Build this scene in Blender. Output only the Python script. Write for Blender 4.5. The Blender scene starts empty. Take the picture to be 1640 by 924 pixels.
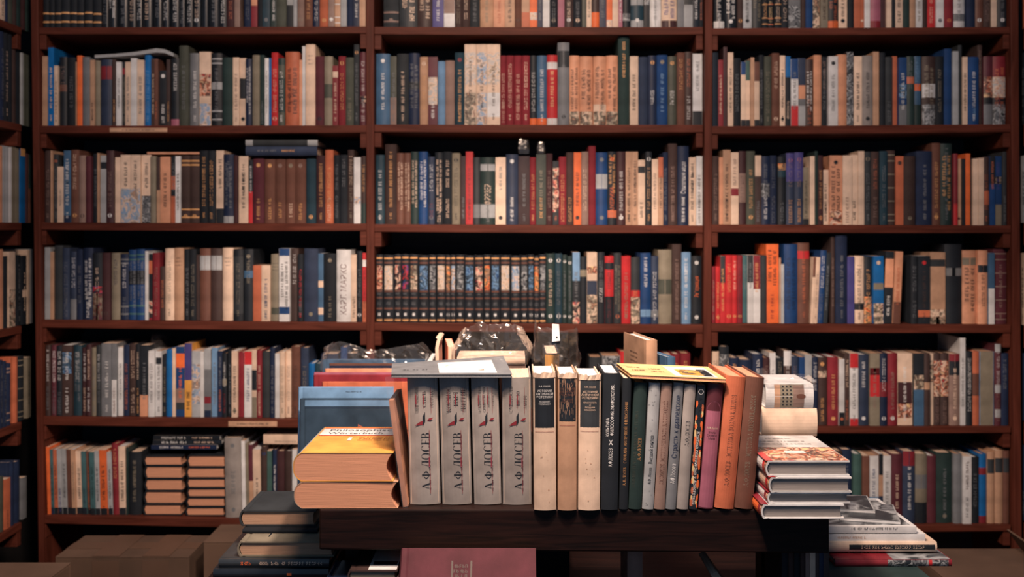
import bpy, bmesh, math, random
from mathutils import Matrix, Vector, noise
S = bpy.context.scene
COL = S.collection
random.seed(7)
# ---------------------------------------------------------------- camera, world, lamps, exposure
FPX = 1667.0; CX = 820.0; CY = 370.0; ZC = 1.45      # focal length in pixels, principal point, eye height
cd = bpy.data.cameras.new('camera'); cam = bpy.data.objects.new('camera', cd); COL.objects.link(cam)
cam.location = (0, 0, ZC); cam.rotation_euler = (math.pi/2, 0, 0)
cd.sensor_width = 36; cd.lens = FPX/1640*36; cd.shift_y = -(462-CY)/1640; cd.clip_start = .05
cd.dof.use_dof = True; cd.dof.focus_distance = 1.84; cd.dof.aperture_fstop = 4.5
S.camera = cam
S.view_settings.view_transform = 'Standard'; S.view_settings.look = 'None'
S.view_settings.exposure = 0.0; S.view_settings.gamma = 1.0; S.view_settings.use_curve_mapping = False
w = bpy.data.worlds.new('world'); S.world = w; w.use_nodes = True
w.node_tree.nodes['Background'].inputs[0].default_value = (.42, .66, 1, 1)
w.node_tree.nodes['Background'].inputs[1].default_value = .27
def lamp(name, kind, loc, target, power, col, **k):
    d = bpy.data.lights.new(name, kind); d.energy = power; d.color = col
    for a, b in k.items(): setattr(d, a, b)
    o = bpy.data.objects.new(name, d); COL.objects.link(o); o.location = loc
    o.rotation_euler = (Vector(target)-Vector(loc)).to_track_quat('-Z', 'Y').to_euler()
WARM = (1, .71, .53)
lamp('ceiling_lamp_light', 'AREA', (0, .8, 3.05), (0, 3.0, 1.35), 23, WARM, shape='DISK', size=.5, spread=math.radians(112))
lamp('table_lamp_light', 'SPOT', (.05, 1.42, 2.15), (.06, 1.80, .9), 92, (1, .72, .55), spot_size=math.radians(116), spot_blend=.22, shadow_soft_size=.05)

# ---------------------------------------------------------------- colours and materials
def lin(c): return c/12.92 if c <= .04045 else ((c+.055)/1.055)**2.4
ILL = (.74, .60, .52)
PAL = {'K':(29,31,35),'k':(47,47,48),'N':(28,36,56),'n':(44,50,66),'B':(26,54,92),'b':(22,86,136),'c':(104,128,152),'t':(33,52,60),
 'T':(62,88,88),'G':(36,48,45),'g':(68,66,56),'e':(56,76,69),'R':(176,40,42),'r':(118,34,40),'m':(82,36,42),'M':(60,34,35),'D':(62,44,40),
 'd':(98,60,48),'o':(230,102,52),'O':(172,88,60),'Q':(196,130,98),'y':(172,126,98),'Y':(122,106,88),'C':(204,166,140),'w':(198,184,176),
 'W':(222,206,196),'s':(152,144,140),'S':(104,99,98),'p':(150,82,94),'P':(66,58,104),'V':(250,168,78),'F':(194,134,84),'L':(128,98,86),
 'u':(60,84,106),'z':(138,122,113),'x':(212,168,114),'U':(50,60,70),'q':(128,118,112)}
NAMES = {'K':'black','k':'charcoal','N':'navy','n':'slate blue','B':'blue','b':'bright blue','c':'pale blue','t':'dark teal','T':'grey green','G':'dark green',
 'g':'olive grey','e':'green','R':'red','r':'dark red','m':'maroon','M':'dark maroon','D':'dark brown','d':'brown','o':'orange','O':'rust','Q':'peach',
 'y':'tan','Y':'khaki','C':'cream','w':'off-white','W':'white','s':'light grey','S':'grey','p':'mauve','P':'violet','V':'yellow','F':'gold','L':'taupe',
 'u':'steel blue','U':'steel blue','q':'grey','z':'warm grey','x':'pale yellow'}
def alb(c):
    a = [lin(v/255)/i for v, i in zip(PAL[c], ILL)]; k = min(1, .86/max(a))
    return tuple(v*k for v in a)
MATS = {}
def nt(name):
    m = bpy.data.materials.new(name); m.use_nodes = True; t = m.node_tree
    return m, t, t.nodes['Principled BSDF']
def node(t, kind, **ins):
    n = t.nodes.new(kind)
    for k, v in ins.items(): n.inputs[k.replace('_', ' ')].default_value = v
    return n
def mat(c, fin='h'):
    """Book covering of palette colour c: h cloth, p paper, g glossy laminate, f foil stamping."""
    if (c, fin) in MATS: return MATS[c, fin]
    m, t, b = nt('cover_%s_%s' % (NAMES[c].replace(' ', '_'), {'h':'cloth','p':'card','g':'gloss','f':'print'}[fin]))
    a = alb(c)
    tc = t.nodes.new('ShaderNodeTexCoord')
    n1 = node(t, 'ShaderNodeTexNoise', Scale=22.0, Detail=5.0); t.links.new(tc.outputs['Object'], n1.inputs['Vector'])
    oi = t.nodes.new('ShaderNodeObjectInfo')
    mr = node(t, 'ShaderNodeMapRange', From_Min=.3, From_Max=.7, To_Min=.72, To_Max=1.16); t.links.new(n1.outputs['Fac'], mr.inputs['Value'])
    mo = node(t, 'ShaderNodeMapRange', To_Min=.86, To_Max=1.1); t.links.new(oi.outputs['Random'], mo.inputs['Value'])
    mu = t.nodes.new('ShaderNodeMath'); mu.operation = 'MULTIPLY'; t.links.new(mr.outputs[0], mu.inputs[0]); t.links.new(mo.outputs[0], mu.inputs[1])
    hv = node(t, 'ShaderNodeHueSaturation', Color=(*a, 1)); t.links.new(mu.outputs[0], hv.inputs['Value'])
    t.links.new(hv.outputs[0], b.inputs['Base Color'])
    b.inputs['Roughness'].default_value = {'h':.72,'p':.5,'g':.22,'f':.5}[fin]
    b.inputs['Specular IOR Level'].default_value = {'h':.25,'p':.4,'g':.6,'f':.4}[fin]
    if fin == 'h':
        n2 = node(t, 'ShaderNodeTexNoise', Scale=900.0, Detail=2.0); t.links.new(tc.outputs['Object'], n2.inputs['Vector'])
        bp = node(t, 'ShaderNodeBump', Strength=.25, Distance=.0006); t.links.new(n2.outputs['Fac'], bp.inputs['Height']); t.links.new(bp.outputs[0], b.inputs['Normal'])
    MATS[c, fin] = m; return m
ARTS = {'1':('K','o','C','B','K','y','d'),'2':('y','C','s','C','Y','C'),'3':('N','B','c','K','u','s'),'4':('r','K','D','C','R','e'),'5':('K','k','s','K','S','k'),
 '6':('u','s','c','C','S','y'),'7':('D','o','F','K','y','o'),'8':('K','P','R','K','N','B'),'9':('y','D','Y','C','d'),'0':('R','D','C','O','K','y','x')}
def art(k, sc=55.0):
    if ('art', k, sc) in MATS: return MATS['art', k, sc]
    m, t, b = nt('printed_picture_%s' % k)
    tc = t.nodes.new('ShaderNodeTexCoord'); oi = t.nodes.new('ShaderNodeObjectInfo')
    ad = t.nodes.new('ShaderNodeVectorMath'); ad.operation = 'ADD'
    mo = node(t, 'ShaderNodeMapRange', To_Min=0., To_Max=9.); t.links.new(oi.outputs['Random'], mo.inputs['Value'])
    t.links.new(tc.outputs['Object'], ad.inputs[0]); t.links.new(mo.outputs[0], ad.inputs[1])
    n1 = node(t, 'ShaderNodeTexNoise', Scale=sc, Detail=3.0, Distortion=.8); t.links.new(ad.outputs[0], n1.inputs['Vector'])
    r = t.nodes.new('ShaderNodeValToRGB'); cs = ARTS[k]; e = r.color_ramp.elements
    while len(e) < len(cs): e.new(.5)
    for i, c in enumerate(cs): e[i].position = .3+.4*i/(len(cs)-1); e[i].color = (*alb(c), 1)
    t.links.new(n1.outputs['Fac'], r.inputs[0]); t.links.new(r.outputs[0], b.inputs['Base Color']); b.inputs['Roughness'].default_value = .4
    MATS['art', k, sc] = m; return m
def pages(c='C'):
    if ('pg', c) in MATS: return MATS['pg', c]
    m, t, b = nt('page_edges_%s' % NAMES[c].replace(' ', '_'))
    tc = t.nodes.new('ShaderNodeTexCoord'); mp = node(t, 'ShaderNodeMapping', Scale=(1500, 14, 14)); t.links.new(tc.outputs['Object'], mp.inputs[0])
    n1 = node(t, 'ShaderNodeTexNoise', Scale=1.0, Detail=3.0); t.links.new(mp.outputs[0], n1.inputs['Vector'])
    mr = node(t, 'ShaderNodeMapRange', From_Min=.3, From_Max=.7, To_Min=.62, To_Max=1.1); t.links.new(n1.outputs['Fac'], mr.inputs['Value'])
    hv = node(t, 'ShaderNodeHueSaturation', Color=(*alb(c), 1)); t.links.new(mr.outputs[0], hv.inputs['Value'])
    t.links.new(hv.outputs[0], b.inputs['Base Color']); b.inputs['Roughness'].default_value = .85
    bp = node(t, 'ShaderNodeBump', Strength=.4, Distance=.0008); t.links.new(n1.outputs['Fac'], bp.inputs['Height']); t.links.new(bp.outputs[0], b.inputs['Normal'])
    MATS['pg', c] = m; return m
def wood(name, c1, c2, rough=.55, scale=(3, 40, 40)):
    if name in MATS: return MATS[name]
    m, t, b = nt(name)
    tc = t.nodes.new('ShaderNodeTexCoord'); mp = node(t, 'ShaderNodeMapping', Scale=scale); t.links.new(tc.outputs['Object'], mp.inputs[0])
    n1 = node(t, 'ShaderNodeTexNoise', Scale=1.6, Detail=7.0, Distortion=1.2); t.links.new(mp.outputs[0], n1.inputs['Vector'])
    r = t.nodes.new('ShaderNodeValToRGB'); e = r.color_ramp.elements
    e[0].position = .32; e[0].color = (*c1, 1); e[1].position = .68; e[1].color = (*c2, 1)
    t.links.new(n1.outputs['Fac'], r.inputs[0]); t.links.new(r.outputs[0], b.inputs['Base Color']); b.inputs['Roughness'].default_value = rough; b.inputs['Specular IOR Level'].default_value = .2
    bp = node(t, 'ShaderNodeBump', Strength=.3, Distance=.001); t.links.new(n1.outputs['Fac'], bp.inputs['Height']); t.links.new(bp.outputs[0], b.inputs['Normal'])
    MATS[name] = m; return m
W_SHELF = wood('shelf_wood_reddish', (.072, .018, .011), (.134, .036, .023))
W_UP = wood('shelf_wood_upright', (.072, .018, .011), (.128, .034, .022), scale=(40, 40, 3))
W_BACK = wood('back_panel_dark', (.046, .052, .062), (.062, .068, .08), .9)
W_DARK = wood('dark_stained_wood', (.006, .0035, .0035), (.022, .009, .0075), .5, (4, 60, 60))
def plain(name, c, rough=.7, sc=8.0, var=.25):
    if name in MATS: return MATS[name]
    m, t, b = nt(name); tc = t.nodes.new('ShaderNodeTexCoord')
    n1 = node(t, 'ShaderNodeTexNoise', Scale=sc, Detail=6.0); t.links.new(tc.outputs['Object'], n1.inputs['Vector'])
    mr = node(t, 'ShaderNodeMapRange', From_Min=.3, From_Max=.7, To_Min=1-var, To_Max=1+var); t.links.new(n1.outputs['Fac'], mr.inputs['Value'])
    hv = node(t, 'ShaderNodeHueSaturation', Color=(*c, 1)); t.links.new(mr.outputs[0], hv.inputs['Value'])
    t.links.new(hv.outputs[0], b.inputs['Base Color']); b.inputs['Roughness'].default_value = rough
    MATS[name] = m; return m
def film():
    if 'film' in MATS: return MATS['film']
    m, t, b = nt('clear_plastic_film'); out = t.nodes['Material Output']
    tr = t.nodes.new('ShaderNodeBsdfTransparent'); gl = node(t, 'ShaderNodeBsdfGlossy', Roughness=.2)
    df = node(t, 'ShaderNodeBsdfDiffuse', Color=(.75, .72, .7, 1))
    fr = node(t, 'ShaderNodeLayerWeight', Blend=.35); m1 = node(t, 'ShaderNodeMixShader', Fac=.045); m2 = t.nodes.new('ShaderNodeMixShader')
    mr = node(t, 'ShaderNodeMapRange', To_Min=.07, To_Max=.4); t.links.new(fr.outputs['Fresnel'], mr.inputs['Value'])
    t.links.new(tr.outputs[0], m1.inputs[1]); t.links.new(df.outputs[0], m1.inputs[2])
    t.links.new(mr.outputs[0], m2.inputs[0]); t.links.new(m1.outputs[0], m2.inputs[1]); t.links.new(gl.outputs[0], m2.inputs[2])
    t.links.new(m2.outputs[0], out.inputs['Surface']); MATS['film'] = m; return m

# ---------------------------------------------------------------- mesh helpers
class MB:
    def __init__(s): s.v = []; s.f = []; s.mi = []; s.mats = []
    def slot(s, m):
        if m not in s.mats: s.mats.append(m)
        return s.mats.index(m)
    def add(s, vs, fs, m):
        o = len(s.v); s.v += [tuple(v) for v in vs]; k = s.slot(m)
        for f in fs: s.f.append(tuple(i+o for i in f)); s.mi.append(k)
    def box(s, a, b, m, bev=0):
        (x0, y0, z0), (x1, y1, z1) = a, b
        s.add([(x0,y0,z0),(x1,y0,z0),(x1,y1,z0),(x0,y1,z0),(x0,y0,z1),(x1,y0,z1),(x1,y1,z1),(x0,y1,z1)],
              [(0,3,2,1),(4,5,6,7),(0,1,5,4),(1,2,6,5),(2,3,7,6),(3,0,4,7)], m)
    def prism(s, ring, ax, m):
        """Extrude a closed 3D ring along vector ax."""
        n = len(ring); r2 = [tuple(Vector(p)+Vector(ax)) for p in ring]
        s.add(list(ring)+r2, [tuple(range(n-1, -1, -1)), tuple(range(n, 2*n))]+[(i, (i+1) % n, n+(i+1) % n, n+i) for i in range(n)], m)
    def build(s, name, parent=None, mtx=None, smooth=False, closed=False):
        me = bpy.data.meshes.new(name); me.from_pydata(s.v, [], s.f)
        if closed:
            bm = bmesh.new(); bm.from_mesh(me); bmesh.ops.recalc_face_normals(bm, faces=bm.faces); bm.to_mesh(me); bm.free()
        for m in s.mats: me.materials.append(m)
        me.polygons.foreach_set('material_index', s.mi)
        if smooth: me.polygons.foreach_set('use_smooth', [True]*len(s.f))
        me.update(); o = bpy.data.objects.new(name, me); COL.objects.link(o)
        if parent: o.parent = parent
        if mtx is not None: o.matrix_world = mtx
        return o
def bevel(o, w=.002, n=2):
    b = o.modifiers.new('edges', 'BEVEL'); b.width = w; b.segments = n; b.limit_method = 'ANGLE'; return o
def empty(name, mtx):
    o = bpy.data.objects.new(name, None); COL.objects.link(o); o.empty_display_size = .05; o.matrix_world = mtx; return o
def tag(o, label, cat, group=None):
    o['label'] = label; o['category'] = cat
    if group: o['group'] = group
    return o
def P3(px, py, Y): return Vector(((px-CX)*Y/FPX, Y, ZC-(py-CY)*Y/FPX))
def onz(px, py, z):
    Y = (ZC-z)*FPX/(py-CY); return Vector(((px-CX)*Y/FPX, Y, z))
def T(x, y, z): return Matrix.Translation((x, y, z))
def R(a, ax): return Matrix.Rotation(a, 4, ax)

# ---------------------------------------------------------------- lettering
_tc = {}
def text2d(s):
    """Plain letters as 2D outlines, cap height 1, starting at x = 0."""
    if s in _tc: return _tc[s]
    c = bpy.data.curves.new('letters', 'FONT'); c.body = s; c.resolution_u = 2
    o = bpy.data.objects.new('letters', c); COL.objects.link(o)
    me = o.evaluated_get(bpy.context.evaluated_depsgraph_get()).to_mesh()
    vs = [(v.co.x/.69, v.co.y/.69) for v in me.vertices]; fs = [tuple(p.vertices) for p in me.polygons]
    o.to_mesh_clear(); bpy.data.objects.remove(o); bpy.data.curves.remove(c)
    x0 = min(v[0] for v in vs); vs = [(a-x0, b) for a, b in vs]
    _tc[s] = (vs, fs, max(v[0] for v in vs)); return _tc[s]
# serif capitals drawn stroke by stroke: V thick stem, v thin stem, D/d diagonals, H hairline, A arc, s foot serif, o dot
GL = {'А':(.8,'d .07 0 .38 1;D .38 1 .72 0;H .2 .58 .33;s .07 0;s .72 0'),'Б':(.68,'V .15;H .15 .58 .98;A .36 .27 .25 .27 -90 90;H .15 .38 .52;H .15 .38 .02'),
'В':(.72,'V .15;A .36 .76 .2 .24 -90 90;A .38 .26 .25 .26 -90 90;H .15 .38 .98;H .15 .38 .52;H .15 .38 .02'),'Г':(.6,'V .15;H .15 .58 .98;v .56 .8 1'),
'Д':(.88,'d .2 .06 .38 1;V .68;H .38 .68 .98;H .06 .84 .02;v .06 -.12 .04;v .84 -.12 .04'),'Е':(.66,'V .15;H .15 .58 .98;H .15 .46 .52;H .15 .6 .02;v .57 .82 1;v .59 0 .2'),
'Ж':(1.04,'V .52;d .94 1 .52 .5;D .52 .52 .96 0;d .1 1 .52 .5;d .52 .5 .08 0;s .96 0;s .08 0'),'З':(.64,'A .28 .76 .22 .24 -90 150;A .28 .26 .26 .26 -150 90'),
'И':(.84,'V .15;V .69;d .15 0 .69 1'),'Й':(.84,'V .15;V .69;d .15 0 .69 1;A .42 1.22 .12 .1 180 360'),'К':(.76,'V .15;d .62 1 .2 .48;D .3 .6 .68 0;s .68 0'),
'Л':(.8,'V .66;d .18 .06 .36 1;H .36 .66 .98;s .14 0'),'М':(1,'v .12 0 1;V .86;D .14 1 .5 0;d .5 0 .86 1;s .12 0'),'Н':(.84,'V .15;V .69;H .15 .69 .52'),
'О':(.86,'A .43 .5 .38 .52 0 360'),'П':(.84,'V .15;V .69;H .15 .69 .98'),'Р':(.66,'V .15;A .36 .74 .22 .26 -90 90;H .15 .36 .98;H .15 .36 .48'),
'С':(.76,'A .43 .5 .38 .52 48 312;v .68 .76 .94;v .68 .06 .2'),'Т':(.74,'V .37;H .05 .69 .98;v .06 .8 1;v .68 .8 1'),'У':(.74,'D .1 1 .4 .36;d .66 1 .28 0;s .1 1;s .66 1'),
'Ф':(.98,'V .49;A .49 .52 .42 .31 0 360'),'Х':(.78,'D .1 1 .7 0;d .68 1 .08 0;s .1 1;s .7 0'),'Ц':(.86,'V .15;V .66;H .15 .8 .02;v .8 -.15 .04'),'Ч':(.78,'V .64;v .14 .55 1;H .14 .64 .5;s .14 1'),
'Ы':(.94,'V .15;A .36 .27 .22 .27 -90 90;H .15 .36 .52;H .15 .36 .02;V .8'),'Ь':(.64,'V .15;A .34 .27 .24 .27 -90 90;H .15 .36 .52;H .15 .36 .02'),
'Щ':(1.1,'V .13;V .5;V .87;H .13 1.02 .02;v 1.02 -.15 .04'),'Ш':(1.0,'V .13;V .5;V .87;H .13 .87 .02'),'Э':(.76,'A .33 .5 .38 .52 -132 132;H .3 .7 .52'),'Я':(.74,'V .6;A .38 .74 .22 .26 90 270;H .38 .6 .98;H .38 .6 .48;d .4 .48 .1 0'),'.':(.24,'o .12'),' ':(.38,''),'-':(.4,'H .06 .34 .4')}
def serif2d(s):
    if ('s', s) in _tc: return _tc['s', s]
    vs = []; fs = []; X = 0
    def q(*p): o = len(vs); vs.extend([(a+X, b) for a, b in p]); fs.append(tuple(range(o, o+len(p))))
    def ser(x, y): q((x-.13, y-(.045 if y > .5 else 0)), (x+.13, y-(.045 if y > .5 else 0)), (x+.13, y+(0 if y > .5 else .045)), (x-.13, y+(0 if y > .5 else .045)))
    for ch in s:
        wd, st = GL[ch]
        for e in filter(None, st.split(';')):
            k = e.split(); n = [float(a) for a in k[1:]]; k = k[0]
            if k == 'V': q((n[0]-.062, 0), (n[0]+.062, 0), (n[0]+.062, 1), (n[0]-.062, 1)); ser(n[0], 0); ser(n[0], 1)
            elif k == 'v': q((n[0]-.022, n[1]), (n[0]+.022, n[1]), (n[0]+.022, n[2]), (n[0]-.022, n[2]))
            elif k in 'Dd': h = .068 if k == 'D' else .024; q((n[0]-h, n[1]), (n[0]+h, n[1]), (n[2]+h, n[3]), (n[2]-h, n[3]))
            elif k == 'H': q((n[0], n[2]-.024), (n[1], n[2]-.024), (n[1], n[2]+.024), (n[0], n[2]+.024))
            elif k == 's': ser(n[0], n[1])
            elif k == 'o': q((n[0]-.075, 0), (n[0]+.075, 0), (n[0]+.075, .15), (n[0]-.075, .15))
            elif k == 'A':
                N = max(6, int(abs(n[5]-n[4])/20)); pr = None
                for i in range(N+1):
                    a = math.radians(n[4]+(n[5]-n[4])*i/N); c, si = math.cos(a), math.sin(a); th = .03+.095*abs(c)**1.6
                    p = ((n[0]+n[2]*c, n[1]+n[3]*si), (n[0]+(n[2]-th)*c, n[1]+(n[3]-th*.75)*si))
                    if pr: q(pr[0], p[0], p[1], pr[1])
                    pr = p
        X += wd+.07
    _tc['s', s] = (vs, fs, X-.07); return _tc['s', s]
def marks2d(n, rnd):
    """A run of unreadable letter-like strokes, n letters long."""
    vs = []; fs = []; x = 0
    def q(a, b, c, d): o = len(vs); vs.extend([(a, b), (c, b), (c, d), (a, d)]); fs.append((o, o+1, o+2, o+3))
    wl = rnd.randint(3, 8)
    for i in range(n):
        wl -= 1
        if wl < 0: x += .6; wl = rnd.randint(2, 8); continue
        k = rnd.randint(0, 5); g = .17
        if k != 5: q(x, 0, x+g, 1)
        if k in (0, 1, 5): q(x+.45, 0, x+.45+g, 1)
        if k in (0, 3, 5): q(x+g, .42, x+.5, .58)
        if k in (1, 2, 3): q(x+g, .86, x+.5, 1)
        if k in (2, 4): q(x+g, 0, x+.5, .14); q(x+g, .45, x+.4, .58)
        if k == 4: q(x+.48, .1, x+.62, .5)
        x += .82
    return vs, fs, x
def put(mb, t2, fn, m, size, x0, y0, lim=None, center=False, asp=1.0):
    """Lay 2D outlines through fn(p, q); size = cap height, lim = longest run allowed."""
    vs, fs, wd = t2; sx = size*asp
    if lim and wd*sx > lim: sx = lim/wd
    if center: x0 -= wd*sx/2
    mb.add([fn(x0+a*sx, y0+b*size) for a, b in vs], fs, m)
    return wd*sx

# ---------------------------------------------------------------- books
EPS = .00035
class Book:
    """One book: spine at y = 0 facing -y, thickness along x, height along z, standing on z = 0."""
    def __init__(s, kind, W, H, Dp, col, fin=None, pg='C'):
        s.kn = kind; kind = 'h' if kind == 'j' else kind; s.k = kind; s.W = W; s.H = H; s.D = Dp; s.m = MB(); s.fin = fin or ('p' if s.kn in 'jpm' else 'h'); s.pg = pg
        s.sag = min(.16*W, .006) if kind == 'h' else min(.03*W, .0008)
        s.t = min(.0026, W*.14) if kind == 'h' else .0005
        M = mat(col, s.fin) if isinstance(col, str) else col
        n = 8 if kind == 'h' else 4; hw = W/2; t = s.t
        o = [(-hw, Dp)]; i = [(-hw+t, Dp)]
        if kind == 'h':
            g = min(.004, W*.12)
            o += [(-hw, s.sag+.012), (-hw+g*.35, s.sag+.008), (-hw, s.sag+.003)]; i += [(-hw+t, s.sag+.012), (-hw+t, s.sag+.009), (-hw+t, s.sag+.006)]
        for k in range(n+1):
            u = -1+2*k/n; o.append((u*hw*(.985 if kind == 'h' else 1), s.sy(u))); i.append((u*(hw-t), s.sy(u)+t+.0002))
        for k in range(3 if kind == 'h' else 0, -1, -1): o.append((-o[k][0], o[k][1])); i.append((-i[k][0], i[k][1]))
        N = len(o); vs = [(x, y, 0) for x, y in o]+[(x, y, H) for x, y in o]+[(x, y, 0) for x, y in i]+[(x, y, H) for x, y in i]; fs = []
        for k in range(N-1):
            fs += [(k, k+1, N+k+1, N+k), (2*N+k+1, 2*N+k, 3*N+k, 3*N+k+1), (N+k, N+k+1, 3*N+k+1, 3*N+k), (k+1, k, 2*N+k, 2*N+k+1)]
        fs += [(0, N, 3*N, 2*N), (2*N-1, N-1, 3*N-1, 4*N-1)]
        s.m.add(vs, fs, M)
    def sy(s, u): return s.sag*u*u
    def sp(s, p, q, e=EPS): return (p, s.sy(max(-1, min(1, p/(s.W/2))))-e, q)     # point on the spine, p across and q up
    def up(s, p, q): return s.sp(-q, p)                                              # text running up the spine
    def down(s, p, q): return s.sp(q, s.H-p)
    def front(s, p, q, e=EPS): return (s.W/2+e, p, q)                                # cover on the +x side
    def rect(s, fn, p0, q0, p1, q1, m, n=5):
        vs = []; fs = []
        for k in range(n+1):
            p = p0+(p1-p0)*k/n; vs += [fn(p, q0), fn(p, q1)]
        s.m.add(vs, [(2*k, 2*k+2, 2*k+3, 2*k+1) for k in range(n)], m)
    def block(s, c, v0, v1, u=.97, fin=None, e=.0002):
        m = mat(c, fin or 'p') if isinstance(c, str) else c
        s.rect(lambda p, q: s.sp(p, q, e), -s.W/2*u, v0*s.H, s.W/2*u, v1*s.H, m)
    def title(s, txt, c, v0, v1, off=0, size=None, fn=None, style=text2d, fin='f'):
        sz = size or min(.0075, s.W*.5); L = (v1-v0)*s.H; m = mat(c, fin)
        t2 = style(txt) if isinstance(txt, str) else marks2d(txt, random)
        wd = t2[2]*sz; x = v0*s.H+max(0, (L-wd)/2)
        put(s.m, t2, fn or s.up, m, sz, x, off-sz/2, L)
    def pseudo(s, c, v0, v1, off=0, size=None):
        sz = size or min(.0075, s.W*.5); s.title(max(3, int((v1-v0)*s.H/sz/.8)), c, v0, v1, off, sz)
    def finish(s, mtx, split=True, name=None):
        nm = name or {'h':'clothbound_book','j':'jacketed_book','p':'paperback_book','m':'booklet'}[s.kn]
        t = s.t; y0 = s.sag+t+.0006; h = s.k == 'h'; e = .003 if h else .0003; hw = s.W/2-t-.0003
        y1 = s.D-(.004 if h else .0004)
        b = s.m if not split else MB(); M = pages(s.pg)
        ring = [(-hw, y0, e), (0, max(t+.0006, y0-s.sag*.8), e), (hw, y0, e), (hw, y1, e), (hw*.5, y1-s.W*(.06 if h else 0), e), (-hw*.5, y1-s.W*(.06 if h else 0), e), (-hw, y1, e)]
        b.prism(ring, (0, 0, s.H-2*e), M)
        if not split: return s.m.build(nm, None, mtx)
        r = empty(nm, mtx)
        s.m.build('cover', r); b.build('page_block', r); return r
ORD = 'first second third fourth fifth sixth seventh eighth ninth tenth eleventh twelfth thirteenth fourteenth fifteenth sixteenth seventeenth eighteenth nineteenth twentieth twenty-first twenty-second twenty-third twenty-fourth twenty-fifth twenty-sixth'.split()
KN = {'h':'hardback','j':'jacketed hardback','p':'paperback','m':'booklet'}
def vd(c): return 1.0 if c == 'z' else int(c)/10
def decorate(b, toks, row1=False):
    """Read the mark tokens of one spine; returns words for what stands out on it."""
    said = None; W, H = b.W, b.H
    for k in toks:
        c = k[0]; a = k[1:]
        if c == '=':
            col, v0, v1, sz, tx = k[1], vd(k[2]), vd(k[3]), int(k[4])/10, k[5:].replace('_', ' ')
            b.title(tx, col, v0, v1, 0, sz*W); said = said or NAMES[col]+' lettering'
        elif c in 'tulTU':
            v0, v1 = {'t':(.22,.8),'u':(.5,.93),'l':(.07,.4),'T':(.2,.88),'U':(.45,.95)}[c]
            if row1: v0, v1 = (.1, .7)
            v0 += random.uniform(-.05, .03); v1 += random.uniform(-.05, .03)
            if c in 'TU' and W > .012:
                b.pseudo(a[0], v0, v1, -W*.2, W*.26); b.pseudo(a[-1], v0+random.uniform(0, .2), v1, W*.2, W*.26)
            else:
                b.pseudo(a[0], v0, v1, 0, min(.0085, W*.42))
                if c == 't' and random.random() < .6 and not row1: b.pseudo(a[0], .06, .06+.1, 0, min(.006, W*.36))
            said = said or NAMES[a[-1]]+' lettering'
        elif c == 'b':
            for v in (.085, .2, .86, .92): b.block(a, v-.012, v+.012, .96, 'f', .0003)
            said = said or NAMES[a]+' bands'
        elif c == 'r':
            for v in (.06, .14, .32, .5, .68, .86, .94): b.block(a, v-.007, v+.007, .96, 'f', .0003)
            said = said or NAMES[a]+' ribs'
        elif c == 'x':
            b.block(a[0], vd(a[1]), vd(a[2]), .97, None, .00015); said = said or NAMES[a[0]]+(' label' if vd(a[2])-vd(a[1]) < .35 else ' section')
        elif c == 'a':
            if len(a) < 3: b.pseudo(a[0], .3, .6, 0, W*.25); continue
            b.block(art(a[0]) if a[0] in ARTS else a[0], vd(a[1]), vd(a[2]), .94, None, .0002); said = said or ('picture panel' if a[0] in ARTS else NAMES[a[0]]+' panel')
        elif c in 'ef':
            v = .1 if c == 'e' else .9; r = min(W*.32, .006)
            b.m.add([b.sp(r*math.cos(i*math.pi/4), v*H+r*math.sin(i*math.pi/4)) for i in range(8)], [tuple(range(8))], mat(a, 'f')); said = said or NAMES[a]+' emblem'
        elif c == 'q':
            for j in range(3): b.title(random.randint(5, 9), a, 0, 1, 0, .003, lambda p, q, j=j: b.sp(p-H/2, q+H*(.86-.05*j)))
            said = said or NAMES[a]+' lettering'
    return said
BAYS = {'L':'left','M':'middle','R':'right'}
def row(bay, r, x, data, base, split, lim):
    """One shelf of standing books. base(px) gives the pixel height of the shelf top at the boards' front plane."""
    ents = [e.split('/') for e in data.split()]; n = sum(1 for e in ents if e[1] != '-'); i = 0
    s0 = 3.014/FPX; A, B = (x-CX)*s0, (float(ents[-1][0])-CX)*s0; A1, B1 = max(A, lim[0]), min(B, lim[1]); KX = (B1-A1)/(B-A)
    fx = lambda px: A1+((px-CX)*s0-A)*KX
    for e in ents:
        x1 = float(e[0])
        if e[1] == '-': x = x1; continue
        top = -75 + random.uniform(-4, 4) if e[1] == '*' else float(e[1])
        kd, col = e[2][0], e[2][1]; fin = e[2][2:] or None; toks = [t for t in (e[3].split('.') if len(e) > 3 else []) if t]
        lean = 0
        for t in list(toks):
            if t[0] in '<>': lean = float(t[1:])*(1 if t[0] == '>' else -1); toks.remove(t)
        Y = 3.0+random.uniform(.008, .022); s = Y/FPX; z0 = ZC-(base((x+x1)/2)-CY)*3.0/FPX+.0004
        W = fx(x1)-fx(x)-.0006; ztop = ZC-(top-CY)*s; H = ztop-z0; Dp = (.68 if kd == 'h' else .64)*min(H, .25)
        if kd == 'h' and (fin or any(t[0] in 'xa=STU' or t[1:2] == 'W' for t in toks)): kd = 'j'          # printed jackets or boards
        b = Book(kd, W, H, Dp, col, fin, random.choice('CCCyw'))
        said = decorate(b, toks, e[1] == '*')
        X = (fx(x)+fx(x1))/2
        M = T(X, Y, z0)
        if lean:
            a = math.atan(lean*s/H); px = math.copysign(W/2, lean); M = T(X, Y, z0) @ T(px, 0, 0) @ R(a, 'Y') @ T(-px, 0, 0)
        o = b.finish(M, split)
        k = i if i < n-i else n-1-i; side = 'left' if i < n-i else 'right'
        tag(o, f"{NAMES[col]} {KN[kd]}{' with '+said if said else ', plain spine'}, {ORD[k]} from {side}, {ORD[r-1]} shelf, {BAYS[bay]} bay", 'book', f"books on the {ORD[r-1]} shelf of the {BAYS[bay]} bay")
        i += 1; x = x1

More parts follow.
